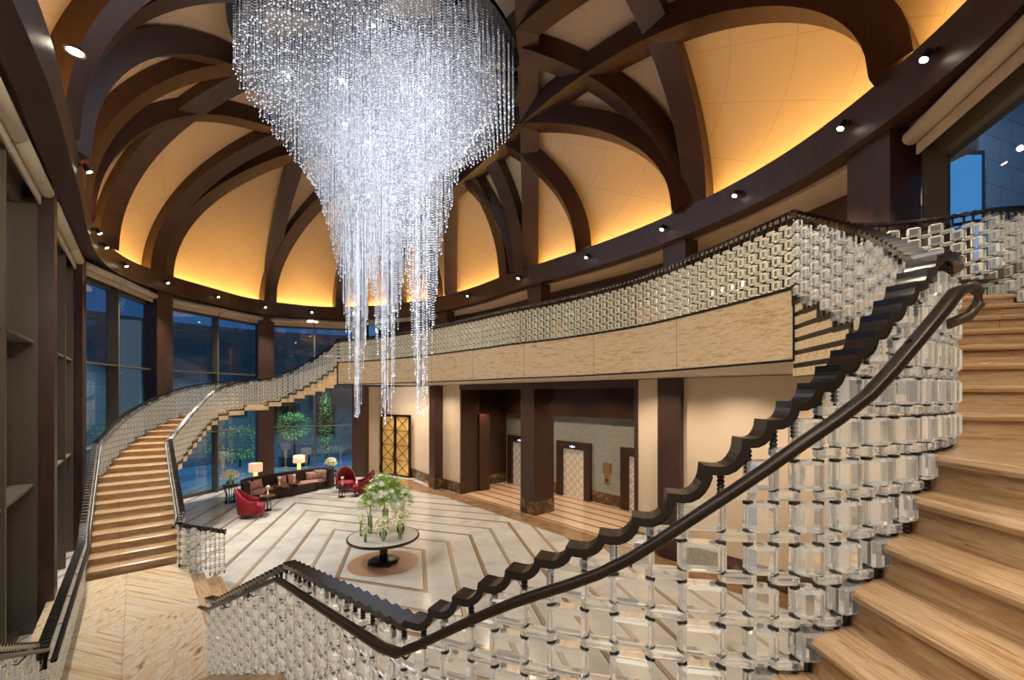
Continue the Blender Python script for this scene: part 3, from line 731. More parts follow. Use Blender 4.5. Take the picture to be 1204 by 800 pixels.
fbox('trim_49', -5.7, RT + .1, BD - .3, BD, 3.56, PT, M['walnut'], lab='dark walnut panel above the mosaic wall')
fbox('ceiling_lift_lobby', -5.7, RT + .1, 0.2, BD, PT - .02, PT + .0, M['walnut'])
for a, b in ((-3.46, -1.93), (0., 1.50), (3.40, RT)): fbox('baseboard_lifts', a, b, BD - .03, BD, 0., .48, M['emperador'])
for k, t0 in enumerate((-5.36, -1.93, 1.50)):
    t1 = t0 + 1.92; c_ = fp((t0 + t1) / 2, BD)
    r = thing('door_%d' % (k + 2), ['lift door partly hidden behind the freestanding pillar', 'lift door in full view right of the freestanding pillar', 'lift door at the right end of the mosaic wall'][k], 'lift door', (c_[0], c_[1], 0.), 0.); r['kind'] = 'structure'
    fbox('door_frame', t0, t0 + .34, BD - .14, BD + .02, 0., 2.12, M['walnut'], r); fbox('door_frame', t1 - .34, t1, BD - .14, BD + .02, 0., 2.12, M['walnut'], r); fbox('door_frame', t0, t1, BD - .14, BD + .02, 2.12, 2.45, M['walnut'], r)
    a, b = t0 + .34, t1 - .34; mid = (a + b) / 2
    for x0, x1 in ((a, mid - .006), (mid + .006, b)):
        p0, p1 = fp(x0, BD - .03), fp(x1, BD - .03); mb = MB()
        mb.add([(*p0, .0), (*p1, .0), (*p1, 2.12), (*p0, 2.12)], [(0, 1, 2, 3)], 0, [[(x0 - mid, 0), (x1 - mid, 0), (x1 - mid, 2.12), (x0 - mid, 2.12)]]); mb.build('door_leaf', M['liftdoor'], r, off=r.location)
    fbox('floor_display', mid - .14, mid - .10, BD - .16, BD - .14, 2.22, 2.26, M['display'], r); fbox('floor_display', mid - .05, mid + .05, BD - .16, BD - .14, 2.2, 2.28, M['display'], r); fbox('floor_display', mid + .10, mid + .14, BD - .16, BD - .14, 2.22, 2.26, M['display'], r)
c_ = fp(.75, BD); r = thing('call_panel', 'brass lift call panel on the mosaic wall between two lift doors', 'panel', (c_[0], c_[1], 1.2))
fbox('call_plate', .56, .98, BD - .03, BD + .01, 1.28, 1.72, M['brass'], r); fbox('button_plate', .64, .90, BD - .03, BD + .01, .86, 1.20, M['brass'], r)
fbox('call_button', .72, .82, BD - .04, BD - .02, .98, 1.08, M['bronze'], r)
WL = [np.array([-9.1, 24.4]), np.array([-7.5, 25.0]), np.array([-5.35, 23.55]), np.array([-4.1, 21.75]), fp(LT, 0)]
wallstrip('wall_left_of_lifts', [np.array([-8.9, 24.2])] + WL[1:], 0., PT, M['cream'], 'cream wall between the sofa window and the lift lobby')
wallstrip('baseboard_left_of_lifts', [WL[0] + np.array([.1, -.06])] + [w + np.array([-.03, -.03]) for w in WL[1:]], 0., .5, M['emperador'])
for x, lab in ((516, 'dark brown pillar on the cream wall next to the lattice door'),):
    mb = MB(); p = np.array([-3.68, 21.0]); mb.box((p[0], p[1], PT / 2 + .25), (.66, .45, PT - .5), math.atan2(-.85, .55)); struct(mb.build('pillar', M['ringwood']), lab)
    mb = MB(); mb.box((p[0], p[1], .25), (.70, .49, .5), math.atan2(-.85, .55)); struct(mb.build('pillar_base', M['emperador']))
# lattice door
A, B = np.array([-7.42, 24.80]), np.array([-5.50, 23.52]); D = B - A; L = np.hypot(*D); rz = math.atan2(D[1], D[0])
r = thing('door_1', 'double door with black lattice over amber glass', 'door', (A[0] - .0, A[1] - .06, 0.), rz); r['kind'] = 'structure'
DH = 3.35
mb = MB(); mb.add([(0, 0, 0), (L, 0, 0), (L, 0, DH), (0, 0, DH)], [(0, 1, 2, 3)]); mb.build('pane', M['amber'], r)
mb = MB()
for x in (0., L): mb.box((x, -.03, DH / 2), (.10, .1, DH))
mb.box((L / 2, -.03, DH), (L + .1, .1, .12)); mb.box((L / 2, -.03, .05), (L, .1, .1)); mb.build('door_frame', M['black'], r)
for k in range(2):
    x0, x1 = (k * L / 2 + .05, (k + 1) * L / 2 - .05); h = DH - .1; mb = MB()
    for q in range(4):
        z0 = .08 + q * h / 4; z1 = z0 + h / 4
        mb.tube([(x0, -.04, z0), (x1, -.04, z1)], .022, 4); mb.tube([(x0, -.04, z1), (x1, -.04, z0)], .022, 4); mb.tube([(x0, -.04, z1), (x1, -.04, z1)], .018, 4)
    for x in (x0, x1): mb.box((x, -.04, DH / 2), (.06, .06, DH))
    mb.build('door_lattice', M['black'], r)
    mb = MB(); mb.box((L / 2 + (k * 2 - 1) * .1, -.1, 1.1), (.03, .05, .5)); mb.build('door_handle', M['bronze'], r)
# upper corridor behind the balcony
up_pts = [ring(d_, 4.2) for d_ in np.linspace(CDEG['e'] - 2, 52, 18)] + [ring(CDEG['a'] + 1.5, .8)]
wallstrip('wall_corridor', up_pts, 5.9, 8.7, M['darkglass'], 'dark glazed wall of the upper corridor')
struct(ring_sweep([(1.5, 7.85), (1.8, 7.85), (1.8, 8.62), (1.5, 8.62)], M['ringwood'], 'trim_50', 60, CDEG['a'] + 3, CDEG['e'] - 2), 'brown downstand beam over the balcony')
for d_ in np.linspace(56, CDEG['e'] - 8, 11):
    p = ring(d_, 4.1); a = ring(d_ - 1, 4.1); b = ring(d_ + 1, 4.1); mb = MB(); mb.box((0, 0, 0), (.28, .14, 2.7)); o = mb.build('trim_51', M['ringwood'], None, loc=(p[0], p[1], 7.25)); o.rotation_euler = (0, 0, math.atan2(b[1] - a[1], b[0] - a[0])); struct(o)
for k, d_ in enumerate((45, 75, 101, 127)):
    p = ring(d_, 4.0); a = ring(d_ - 1, 4.); b = ring(d_ + 1, 4.); mb = MB(); mb.box((0, 0, 0), (1.5, .06, 2.)); o = mb.build('wall_panel', M['domebrown'], None, loc=(p[0], p[1], 6.95)); o.rotation_euler = (0, 0, math.atan2(b[1] - a[1], b[0] - a[0])); struct(o, 'bronze wall panel in the upper corridor')
# enclosing walls out of view
wallstrip('wall_near', [(-9, 3.4), (-7, -3.5), (9, -3.5), (10, 6)], 0., 8.7, M['cream'])
# ------------------------------------------------------------------ outside
M['pier'] = plain('glowing_limestone_pier', (.45, .47, .46), .8, emit=(.75, .8, .8), estr=.12)  # pier given its own glow in place of light falling on it
def arc_pts(off, d0, d1, n): return [ring(d_, off) for d_ in np.linspace(d0, d1, n)]
mb = MB(); gp = [(-60, -30, -.06), (20, -30, -.06), (20, 60, -.06), (-60, 60, -.06)]; mb.add(gp, [(0, 1, 2, 3)]); struct(mb.build('ground', M['paving']), 'courtyard paving beyond the windows')
wallstrip('exterior_wall', arc_pts(9.5, 140, 205, 16), -.05, 9.0, M['stone'], 'pale stone building across the courtyard')
wallstrip('exterior_wall', arc_pts(14., 205, 250, 8), -.05, 5.2, M['stone'], 'low stone wall across the courtyard')
mb = MB(); mb.box((-19.6, 22.2, 4.), (.9, .7, 8.6), .6); o = mb.build('exterior_pier', M['pier']); struct(o, 'pale stone pier outside the blue window')
mb = MB(); p0 = ring(156, 9.3); p1 = ring(152, 9.3); d_ = p1 - p0; rz = math.atan2(d_[1], d_[0])
arch = [(-1.3, 0), (1.3, 0), (1.3, 2.6)] + [(1.3 * math.cos(a), 2.6 + 1.3 * math.sin(a)) for a in np.linspace(.2, PI - .2, 9)] + [(-1.3, 2.6)]
mb.add([(x, 0, z) for x, z in arch], [tuple(range(len(arch)))]); o = mb.build('exterior_arch', M['walnut'], None, loc=(*ring(150, 9.1), 0)); o.rotation_euler = (0, 0, rz); struct(o, 'dark arched opening in the stone building outside')
for d0_, w_, z_, h_ in ((168, 2.2, 2.0, 1.9), (161, 1.2, 1.6, 2.2), (180, 1.6, 3.4, 2.)):
    p = ring(d0_, 9.2); a = ring(d0_ - 1, 9.2); b = ring(d0_ + 1, 9.2); mb = MB(); mb.box((0, 0, 0), (w_, .05, h_)); o = mb.build('exterior_window', M['darkglass'], None, loc=(p[0], p[1], z_ + h_ / 2)); o.rotation_euler = (0, 0, math.atan2(b[1] - a[1], b[0] - a[0])); struct(o, 'dark window in the stone building outside')
wallstrip('exterior_wall', [(8.2, 12.6), (12.6, 12.3), (21, 15.5)], -.05, 15.0, M['stone'], 'pale stone facade outside the upper right window')
M['bluepane'] = emis('dusk_blue_glass', (.10, .36, .75), .75)
for x0, x1 in ((11.72, 12.28), (12.36, 13.2)):
    mb = MB(); mb.box(((x0 + x1) / 2, 12.22, 9.8), (x1 - x0, .06, 2.9)); struct(mb.build('exterior_window', M['bluepane']), 'blue pane in the stone facade outside the upper right window')
mb = MB(); mb.box((12.46, 12.26, 9.8), (1.75, .06, 3.2)); struct(mb.build('exterior_window_frame', M['darkglass']))
mb = MB(); mb.box((11.1, 12.2, 8.5), (.9, .3, 6.5)); struct(mb.build('exterior_pier', M['darkglass']), 'dark recess beside the blue panes outside')
# ------------------------------------------------------------------ crystal balustrades
CELL = .225
def balustrade(name, label, P, floor_at, hand=None, group=None, hand_range=None, floor_const=None, offc=0., cell=CELL, rows=6, near=100, wave=.5, close_end=False, railw=.11, bounds=None, bev='bevel', drop=(.12, .12, .12, .12)):
    """P rows: x, y, nose z, rail z.  floor_at(q) gives the tread level at arc length q.  hand = side of the smooth handrail"""
    A = Arc(P); root = thing(name, label, 'balustrade', (P[0][0], P[0][1], floor_at(0.)), 0., group); org = root.location
    n = max(2, int(round(A.L / cell)))
    if bounds is None: bounds = [A.L * k / n for k in range(n + 1)]
    n = len(bounds) - 1
    posts = []; blocks = []
    def at(q): return A.at(q), A.tan(q)
    for i in range(n):
        w = bounds[i + 1] - bounds[i]; q = bounds[i] + .5 * w; p, t = at(q); rz = math.atan2(t[1], t[0]); fz = floor_at(q)
        dist = math.hypot(p[0], p[1])
        top = p[3] - .10
        for s in (-.27, .27):
            qq = q + s * w; pp, _ = at(qq); sl_ = max(0., A.at(qq + w * .25)[3] - A.at(qq - w * .25)[3])
            posts.append((math.hypot(pp[0], pp[1]), pp[0], pp[1], fz, pp[3] - .03 - .6 * sl_))
        k = 0
        while True:
            z = fz + .085 + k * RISE
            if z + .06 > top or k > 7: break
            blocks.append((dist, p[0], p[1], z + .035, .66 * w, .095, .115, rz)); k += 1
        if i < n - 1:
            q2 = bounds[i + 1]; p2, t2 = at(q2); w2 = bounds[i + 2] - bounds[i + 1]; f2 = max(fz, floor_at(q2 + .5 * w2)); w = (w + w2) / 2; top2 = p2[3] - .09; k = 0
            while True:
                z = f2 + .04 + k * RISE
                if z + .02 > top2 or k > 7: break
                blocks.append((math.hypot(p2[0], p2[1]), p2[0], p2[1], z, .62 * w, .06, .040, math.atan2(t2[1], t2[0]))); k += 1
    blocks.sort(key=lambda b: b[0]); posts.sort(key=lambda b: b[0])
    proto = {}
    for b in blocks[:near]:
        key = tuple(round(x, 3) for x in b[4:7])
        if key not in proto:
            mb = MB(); mb.block((0, 0, 0), b[4:7]); o = mb.build('crystal_block', [M['crystal'], M[bev]], root); proto[key] = o
        else:
            o = proto[key].copy(); COL.objects.link(o)
        o.location = (b[1] - org.x, b[2] - org.y, b[3] - org.z); o.rotation_euler = (0, 0, b[7])
    if len(blocks) > near:
        mb = MB()
        for b in blocks[near:]:
            mb.block((b[1], b[2], b[3]), b[4:7], b[7])
        o = mb.build('crystal_blocks', [M['crystal'], M[bev]], root, off=org); o['kind'] = 'stuff'
    def post(mb, x, y, z0, z1, seg):
        mb.lathe([(.0075, z0), (.0075, z1 - .01)], (x, y, 0), seg, 0)
        zz = z0; prof = [(.012, z0)]
        for k in range(4): prof += [(.018, z0 + .010 + k * .018), (.012, z0 + .019 + k * .018)]
        mb.lathe(prof, (x, y, 0), seg, 1)
        tz = z1 - .11; prof = [(.010, tz)]
        for k in range(6): prof += [(.017, tz + .008 + k * .017), (.011, tz + .0165 + k * .017)]
        prof.append((.011, z1)); mb.lathe(prof, (x, y, 0), seg, 1)
        k = 0
        while z0 + .095 + k * RISE + .07 < tz:
            for dz in (.010, .078 + .05):
                z = z0 + .085 + k * RISE + .035 - .062 + (dz - .01)
                mb.lathe([(.021, z - .006), (.021, z + .006)], (x, y, 0), seg, 1)
            k += 1
    rest = MB()
    for i, (d_, x, y, z0, z1) in enumerate(posts):
        if i < near:
            mb = MB(); post(mb, x, y, z0, z1, 8 if d_ < 5 else 6); mb.build('post', [M['steel'], M['rubber']], root, off=org)
        else: post(rest, x, y, z0, z1, 5)
    if rest.v: o = rest.build('posts', [M['steel'], M['rubber']], root, off=org); o['kind'] = 'stuff'
    # scalloped top rail: one ledge and quarter-round for every post
    prof = []; m_ = 2 * n; lw = railw / 2
    for j in range(m_):
        b0_, b1_ = bounds[j // 2], bounds[j // 2 + 1]; qa, qb = b0_ + (b1_ - b0_) * (j % 2) / 2, b0_ + (b1_ - b0_) * (j % 2 + 1) / 2; za, zb = A.at(qa)[3], A.at(qb)[3]; dz = zb - za
        up_ = dz >= 0; e_ = max(.008, .11 * (qb - qa) - abs(dz) * .08)
        for tau in (.0, .22, .42, .56, .70, .82, .91, .965):
            tt = tau if up_ else 1 - tau; g = 0. if tt < .42 else 1 - math.sqrt(max(0, 1 - ((tt - .42) / .58) ** 2))
            prof.append((qa + (qb - qa) * tau, (za if up_ else zb) + (abs(dz) + e_) * g - e_ * tt))
    prof.append((A.L, A.at(A.L)[3])); rings = []
    for j, (q, z) in enumerate(prof):
        p, t = at(q); nr = np.array([-t[1], t[0]]); a_, b_ = prof[max(j - 1, 0)], prof[min(j + 1, len(prof) - 1)]
        l_ = math.hypot(b_[0] - a_[0], b_[1] - a_[1]) + 1e-9; ns, nz = -(b_[1] - a_[1]) / l_, (b_[0] - a_[0]) / l_
        lo = p[:2] - t * ns * .036; zl = z - nz * .036; hi = p[:2]
        rings.append([(*(lo + nr * lw), zl), (*(lo - nr * lw), zl), (*(hi - nr * lw), z), (*(hi + nr * lw), z)])
    mb = MB(); mb.sweep(rings); mb.build('top_rail', M['black'], root, off=org)
    if hand:
        h0, h1 = hand_range or (0., A.L); pts = []; hb = MB()
        N = max(8, int((h1 - h0) / .12))
        for j in range(N + 1):
            q = h0 + (h1 - h0) * j / N; p, t = at(q); nr = np.array([-t[1], t[0]]) * hand
            dr_ = np.interp(q, [0, .55 * A.L, .8 * A.L, A.L], drop); pts.append((p[0] + nr[0] * .11, p[1] + nr[1] * .11, p[3] - dr_))
        rr = []
        for j, p in enumerate(pts):
            a = Vector(pts[max(j - 1, 0)]); b = Vector(pts[min(j + 1, N)]); t = (b - a).normalized(); sd = t.cross(Vector((0, 0, 1))).normalized(); up = sd.cross(t)
            c_ = Vector(p); r_ = []
            for k in range(12):
                g = 2 * PI * k / 12; r_.append(tuple(c_ + sd * (np.sign(math.cos(g)) * abs(math.cos(g)) ** .6 * .030) + up * (np.sign(math.sin(g)) * abs(math.sin(g)) ** .6 * .020)))
            rr.append(r_)
        hb.sweep(rr); o = hb.build('handrail', M['handwood'], root, off=org, smooth=True)
        for j in range(2, N, 9):
            q = h0 + (h1 - h0) * j / N; p, t = at(q); nr = np.array([-t[1], t[0]]) * hand; b = MB()
            b.tube([(p[0], p[1], p[3] - .19), (p[0] + nr[0] * .06, p[1] + nr[1] * .06, p[3] - .20), (p[0] + nr[0] * .12, p[1] + nr[1] * .11, p[3] - .14)], .007, 6, 0); b.build('handrail_bracket', M['rubber'], root, off=org)
    return root, A, pts if hand else None
def tread_fn(P):
    A = Arc(P)
    def f(q):
        z = A.at(q)[2]
        if z <= LZ + RISE * .9: return LZ
        return LZ + RISE * math.floor((z - LZ) / RISE + 1e-6)
    return f
# right flight, inner side: newel at the landing, then the flight, up to the balcony
rr = RF[:, [0, 1, 4, 5]]; nw = np.array([[-4.42, 6.33, LZ, 1.56]])
RR = np.vstack([nw, rr])
qs_ = Arc(RR); qa_ = qs_.S[np.argmin(np.hypot(RR[:, 0] - .9, RR[:, 1] - 1.77))]; qb_ = qs_.S[np.argmin(np.hypot(RR[:, 0] - 2.5, RR[:, 1] - 2.5))]
def part_(a, b, c): k = max(1, int(round((b - a) / c))); return [a + (b - a) * j / k for j in range(k)]
bnd = part_(0., qa_, .275) + part_(qa_, qb_, .185) + part_(qb_, qs_.L, .25) + [qs_.L]
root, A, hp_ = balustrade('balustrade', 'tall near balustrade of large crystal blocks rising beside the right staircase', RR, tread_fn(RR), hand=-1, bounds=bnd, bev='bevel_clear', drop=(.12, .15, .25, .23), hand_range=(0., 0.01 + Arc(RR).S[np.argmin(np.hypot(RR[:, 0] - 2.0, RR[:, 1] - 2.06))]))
# curled end of the near handrail
e = hp_[-1]; b = MB(); q = Vector(e); t = (Vector(hp_[-1]) - Vector(hp_[-3])).normalized()
cur = [q, q + t * .05 + Vector((.02, 0, -.005)), q + t * .09 + Vector((.03, 0, -.04)), q + t * .10 + Vector((.03, .0, -.10)), q + t * .07 + Vector((.01, .02, -.145)), q + t * .0 + Vector((-.03, .05, -.155))]
b.tube(cur, .024, 10); b.build('handrail_scroll', M['bronze'], root, off=root.location, smooth=True)
# left flight, inner side with its short leg down to the lobby
ll = LF[:, [0, 1, 4, 5]]
ls = np.array([[-6.96, 10.57, .17, 1.22], [-7.40, 10.24, .34, 1.42], [-7.70, 10.02, LZ, 1.56]])
def seg(a, b, n): return np.array([np.array(a) * (1 - t) + np.array(b) * t for t in np.linspace(0, 1, n)[:-1]])
leg = np.vstack([seg(ls[0], ls[2], 5), ls[2:]])
LLf = tread_fn(np.vstack([ls[2:], ll]))
balustrade('balustrade', 'crystal balustrade sweeping up the inner side of the left staircase to the balcony', np.vstack([ls[2:], ll]), LLf, hand=1)
balustrade('balustrade', 'short crystal balustrade stub beside the lowest steps at lobby level', leg, lambda q: .17 if q < .45 else .34, hand=-1, cell=.20)
# left flight, outer side along the windows, and the back of the landing
lo = LF[:, [2, 3, 4, 5]].copy()
lo = np.array([r_ for r_ in lo])
back = np.array([[*nu(2.9, -1.62), LZ, 1.56], [*nu(0, -1.62), LZ, 1.56]])
bk = np.vstack([seg(back[0], back[1], 5), seg(back[1], [*nu(-2.8, -1.62), LZ, 1.56], 5)])
LOP = np.vstack([bk, lo]); balustrade('balustrade', 'crystal balustrade along the windows behind the landing and left staircase', LOP, tread_fn(LOP), hand=-1)
# right flight, outer side: lower part at the landing and upper part at the stair head
ro = np.array([[*nu(2.95, -1.62), LZ, 1.56]] + [[*nu(2.95 + .45 * k, -1.66), .669 + .19 * k, 1.72 + .19 * k] for k in range(8)])
balustrade('balustrade', 'crystal balustrade with bronze rail in the bottom left corner', ro, tread_fn(ro), hand=1)
up = catmull([(5.15, 3.6, 5.0, 6.08), (5.62, 4.5, 5.4, 6.46), (5.98, 5.3, 5.75, 6.80), (5.95, 5.95, 5.92, 6.96), (5.5, 6.3, 5.92, 7.0), (4.95, 6.35, 5.92, 7.0)], 6)
balustrade('balustrade', 'crystal balustrade at the head of the right staircase in front of the blue window', up, lambda q: min(5.92, max(5.0, 5.0 + RISE * math.floor((Arc(up).at(q)[2] - 5.0) / RISE))), hand=-1)
bal = np.array([[p[0] + UV_[0] * .04, p[1] + UV_[1] * .04, 5.92, 6.98] for p in FAS])
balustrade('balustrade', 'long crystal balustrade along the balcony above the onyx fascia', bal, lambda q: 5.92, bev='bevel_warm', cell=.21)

# ------------------------------------------------------------------ chandelier
CC = np.array([-3.62, 12.45]); CR = 3.72; CZ = 13.75
cz_root = thing('chandelier', 'giant white crystal bead chandelier ending in three long tails', 'chandelier', (CC[0], CC[1], CZ))
FUN = [np.array([-5.15, 14.35]), np.array([-3.69, 12.8]), np.array([-2.33, 11.3])]
TIP = [3.75, 3.60, 3.85]
rk = [0., .14, .30, .44, .70, .95, 1.25, 1.6, 2.1, 2.7, 3.4, 9.]
zk = [0., .15, 2.6, 4.0, 5.4, 6.5, 7.4, 8.0, 8.5, 8.8, 9.05, 9.05]
def zbot(x, y):
    z = 99
    for c_, t in zip(FUN, TIP):
        r_ = math.hypot(x - c_[0], y - c_[1]); z = min(z, t + float(np.interp(r_, rk, zk)))
    return z
strands = []
g = .125
for ix in np.arange(-CR, CR + .01, g):
    for iy in np.arange(-CR, CR + .01, g):
        x, y = CC[0] + ix + random.uniform(-.025, .025), CC[1] + iy + random.uniform(-.025, .025)
        rr_ = math.hypot(x - CC[0], y - CC[1])
        if rr_ > CR: continue
        top = min(CZ + .0, dome_z((x, y)) - .1)
        zb = zbot(x, y) + random.uniform(-.08, .10)
        if zb < 8.2 and random.random() < .55: zb = random.uniform(zb, 9.2)
        if zb < top - .2: strands.append((x, y, top, zb, rr_))
# extra strands in the thin tails
for c_, t in zip(FUN, TIP):
    for k in range(40):
        a = random.uniform(0, 2 * PI); r_ = .42 * math.sqrt(random.random()); x, y = c_[0] + r_ * math.cos(a), c_[1] + r_ * math.sin(a)
        strands.append((x, y, random.uniform(9, 11), zbot(x, y) + random.uniform(-.1, .15), 0))
OCT = np.array([(1, 0, 0), (0, 1, 0), (-1, 0, 0), (0, -1, 0), (0, 0, 1.15), (0, 0, -1.15)])
OF = np.array([(0, 1, 4), (1, 2, 4), (2, 3, 4), (3, 0, 4), (1, 0, 5), (2, 1, 5), (3, 2, 5), (0, 3, 5)])
def core(x, y):
    return min(math.hypot(x - c_[0], y - c_[1]) for c_ in FUN)
def strand_pts(st):
    x, y, top, zb, rr_ = st; out = []
    k_ = core(x, y); base = max(.25, .80 - .25 * k_) + random.uniform(-.22, .16)
    z = top - random.uniform(0, .07)
    while z > zb:
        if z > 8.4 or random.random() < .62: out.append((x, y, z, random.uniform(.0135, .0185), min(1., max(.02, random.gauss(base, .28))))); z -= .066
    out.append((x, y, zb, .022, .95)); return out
def finish(me, G, name, parent):
    at = me.attributes.new('glint', 'FLOAT', 'POINT'); at.data.foreach_set('value', np.array(G, np.float32))
    me.materials.append(M['beads']); me.update(); o = bpy.data.objects.new(name, me); COL.objects.link(o); o.parent = parent; return o
def bead_string(st, parent, org):
    V = []; Fc = []; G = []; n = 0
    for x, y, z, r_, g_ in strand_pts(st):
        for dz, rr_ in ((1.3, .0022), (0, 1.), (-1.3, .0022)):
            q = rr_ * r_ if rr_ == 1. else rr_
            for cx_, cy_ in ((1, 0), (0, 1), (-1, 0), (0, -1)): V.append((x - org[0] + cx_ * q, y - org[1] + cy_ * q, z - org[2] + dz * r_)); G.append(g_)
            if n:
                for k in range(4): Fc.append(((n - 1) * 4 + k, (n - 1) * 4 + (k + 1) % 4, n * 4 + (k + 1) % 4, n * 4 + k))
            n += 1
    me = bpy.data.meshes.new('bead_strand'); me.from_pydata(V, [], Fc); return finish(me, G, 'bead_strand', parent)
def bead_mesh(name, ss, parent, org):
    A_ = np.array([q for st in ss for q in strand_pts(st)])
    P = A_[:, :3] - np.array(org); S = A_[:, 3][:, None, None]; n = len(P)
    V = (P[:, None, :] + OCT[None] * S).reshape(-1, 3); Fc = (OF[None] + 6 * np.arange(n)[:, None, None]).reshape(-1, 3)
    me = bpy.data.meshes.new(name); me.vertices.add(len(V)); me.vertices.foreach_set('co', V.ravel())
    me.loops.add(Fc.size); me.loops.foreach_set('vertex_index', Fc.ravel().astype(np.int32))
    me.polygons.add(len(Fc)); me.polygons.foreach_set('loop_start', np.arange(0, Fc.size, 3, dtype=np.int32)); me.polygons.foreach_set('loop_total', np.full(len(Fc), 3, dtype=np.int32))
    me.update(); me.validate(); return finish(me, np.repeat(A_[:, 4], 6), name, parent)
org = tuple(cz_root.location)
random.shuffle(strands)
edge = [s for s in strands if s[4] > CR - .16][:60]; es = set(edge); oth = [s for s in strands if s not in es]
oth.sort(key=lambda s: s[3]); big = edge + oth[:40]; bs = set(big)
for s in big: bead_string(s, cz_root, org)
o = bead_mesh('bead_strands', [s for s in strands if s not in bs], cz_root, org); o['kind'] = 'stuff'
# ceiling plates the strands hang from
for k in range(8):
    a0, a1 = 2 * PI * k / 8 + .04, 2 * PI * (k + 1) / 8 - .04; mb = MB(); rings = []
    for j in range(9):
        a = a0 + (a1 - a0) * j / 8; ca, sa = math.cos(a), math.sin(a); q = []
        for r_, dz in ((CR - .65, .02), (CR + .12, .02), (CR + .12, .16), (CR - .65, .16)):
            zt = min(CZ, dome_z((CC[0] + ca * (CR - .3), CC[1] + sa * (CR - .3))) - .12); q.append((ca * r_, sa * r_, zt + dz - CZ))
        rings.append(q)
    mb.sweep(rings); mb.build('canopy_plate', M['mirror'], cz_root)

# ------------------------------------------------------------------ spotlights on the ring beam
SPX = [(92, 272, 290), (108, 250, 270), (117, 244, 262), (142, 232, 250), (193, 214, 234), (253, 196, 214), (311, 178, 196), (367, 158, 176), (418, 142, 158), (465, 126, 142), (505, 112, 128), (553, 100, 114), (613, 86, 100), (693, 70, 84), (783, 56, 70), (870, 44, 58), (999, 28, 40), (1102, 18, 30)]
proto = None
for k, (x, a, b) in enumerate(SPX):
    dg = ring_deg_at_x(x, a, b); p = ring(dg, -.0); pin = ring(dg, -.13); rz = math.atan2(pin[1] - p[1], pin[0] - p[0])
    lab = 'small black spotlight on the ring beam, %s along from the left edge' % ORD[k]
    if proto is None:
        proto = thing('spotlight', lab, 'spotlight', (p[0], p[1], 8.98), rz, 'spotlights along the ring beam')
        mb = MB(); mb.box((.02, 0, .03), (.04, .07, .07)); mb.tube([(.02, 0, .03), (.10, 0, .02)], .012, 6); mb.build('bracket', M['rubber'], proto)
        d_ = Vector((.45, 0, -.85)).normalized(); c0 = Vector((.10, 0, .05)); mb = MB(); mb.tube([c0 - d_ * .03, c0, c0 + d_ * .13], [.03, .05, .052], 12); mb.build('lamp_body', M['rubber'], proto)
        mb = MB(); mb.tube([c0 + d_ * .128, c0 + d_ * .138], [.046, .046], 12); mb.build('lens', M['lens'], proto)
    else: dup(proto, (p[0], p[1], 8.98), rz, lab)
    pl = ring(dg, -.5); l = light('spot_lamp', 'SPOT', (pl[0], pl[1], 8.75), 1250, (1, .90, .77), .05, spot=1.5, blend=.7); tgt = p + (RC - p) / np.hypot(*(RC - p)) * 2.6; aim(l, (tgt[0], tgt[1], 0))
dl = thing('downlight', 'round recessed downlight glowing on the bronze ceiling at top left', 'downlight', (-7.05, 6.85, 9.62)); dl.location = (-6.75, 6.7, 9.8)
mb = MB(); mb.lathe([(.10, 0), (.13, -.015), (.13, .03), (.10, .03)], (0, 0, 0), 24, cap=False); mb.build('trim_ring', M['rubber'], dl)
mb = MB(); mb.lathe([(.10, .0), (.10, .02)], (0, 0, 0), 24); mb.build('lens', M['lens'], dl)

# ------------------------------------------------------------------ lobby furniture
def pl(x, y, Y=None):
    return ray_z(x, y, 0.)
# curved sofa
back = catmull([(-10.75, 17.45), (-11.2, 17.9), (-11.28, 18.55), (-10.98, 19.2), (-10.55, 19.75), (-10.2, 20.35), (-9.75, 20.95), (-9.15, 21.2), (-8.6, 20.95)], 6)
def offs(P, d_):
    T = np.gradient(P, axis=0); T /= np.hypot(*T.T)[:, None]; return P + np.stack([T[:, 1], -T[:, 0]], 1) * d_
so = thing('sofa', 'long serpentine brown velvet sofa with dusty rose seat by the window', 'sofa', (-10.3, 19.6, 0))
def band(P, d0, d1, z0, z1, mat, name, top_in=0.):
    a = offs(P, d0); b = offs(P, d1); mb = MB()
    mb.sweep([[(*p, z0), (*q, z0), (*q, z1 - .04), (*(q * .85 + p * .15), z1), (*(p * .85 + q * .15), z1), (*p, z1 - .04)] for p, q in zip(a, b)]); return mb.build(name, mat, so, off=so.location, smooth=False)
band(back, 0, .2, .05, .95, M['velvet'], 'backrest'); band(back[3:-3], .2, .86, .06, .34, M['velvet'], 'sofa_base'); band(back[3:-3], .18, .84, .34, .46, M['pinkseat'], 'seat')
band(back[3:-3], .82, .93, .05, .42, M['velvet'], 'front_apron'); band(back, -.012, .0, .90, .96, M['bronze'], 'back_trim')
# cushions
def cushion_mesh(name, mat, w=.42, h=.42, d=.15):
    n = 9; V = []; Fc = []
    for s in (1, -1):
        for i in range(n):
            for j in range(n):
                u, v = i / (n - 1) * 2 - 1, j / (n - 1) * 2 - 1; b = (1 - abs(u) ** 2.5) * (1 - abs(v) ** 2.5); pin = 1 - .07 * (1 - abs(u)) * abs(v) - .0
                V.append((u * w / 2 * (1 - .08 * (1 - abs(v))), s * d / 2 * b ** .5, v * h / 2 * (1 - .08 * (1 - abs(u))) + h / 2))
    for s in range(2):
        for i in range(n - 1):
            for j in range(n - 1):
                q = [s * n * n + i * n + j, s * n * n + (i + 1) * n + j, s * n * n + (i + 1) * n + j + 1, s * n * n + i * n + j + 1]; Fc.append(q if s else q[::-1])
    mb = MB(); mb.add(V, Fc); return mb.build(name, mat, None, smooth=True)
cu = offs(back, .42); cA = Arc(back); 
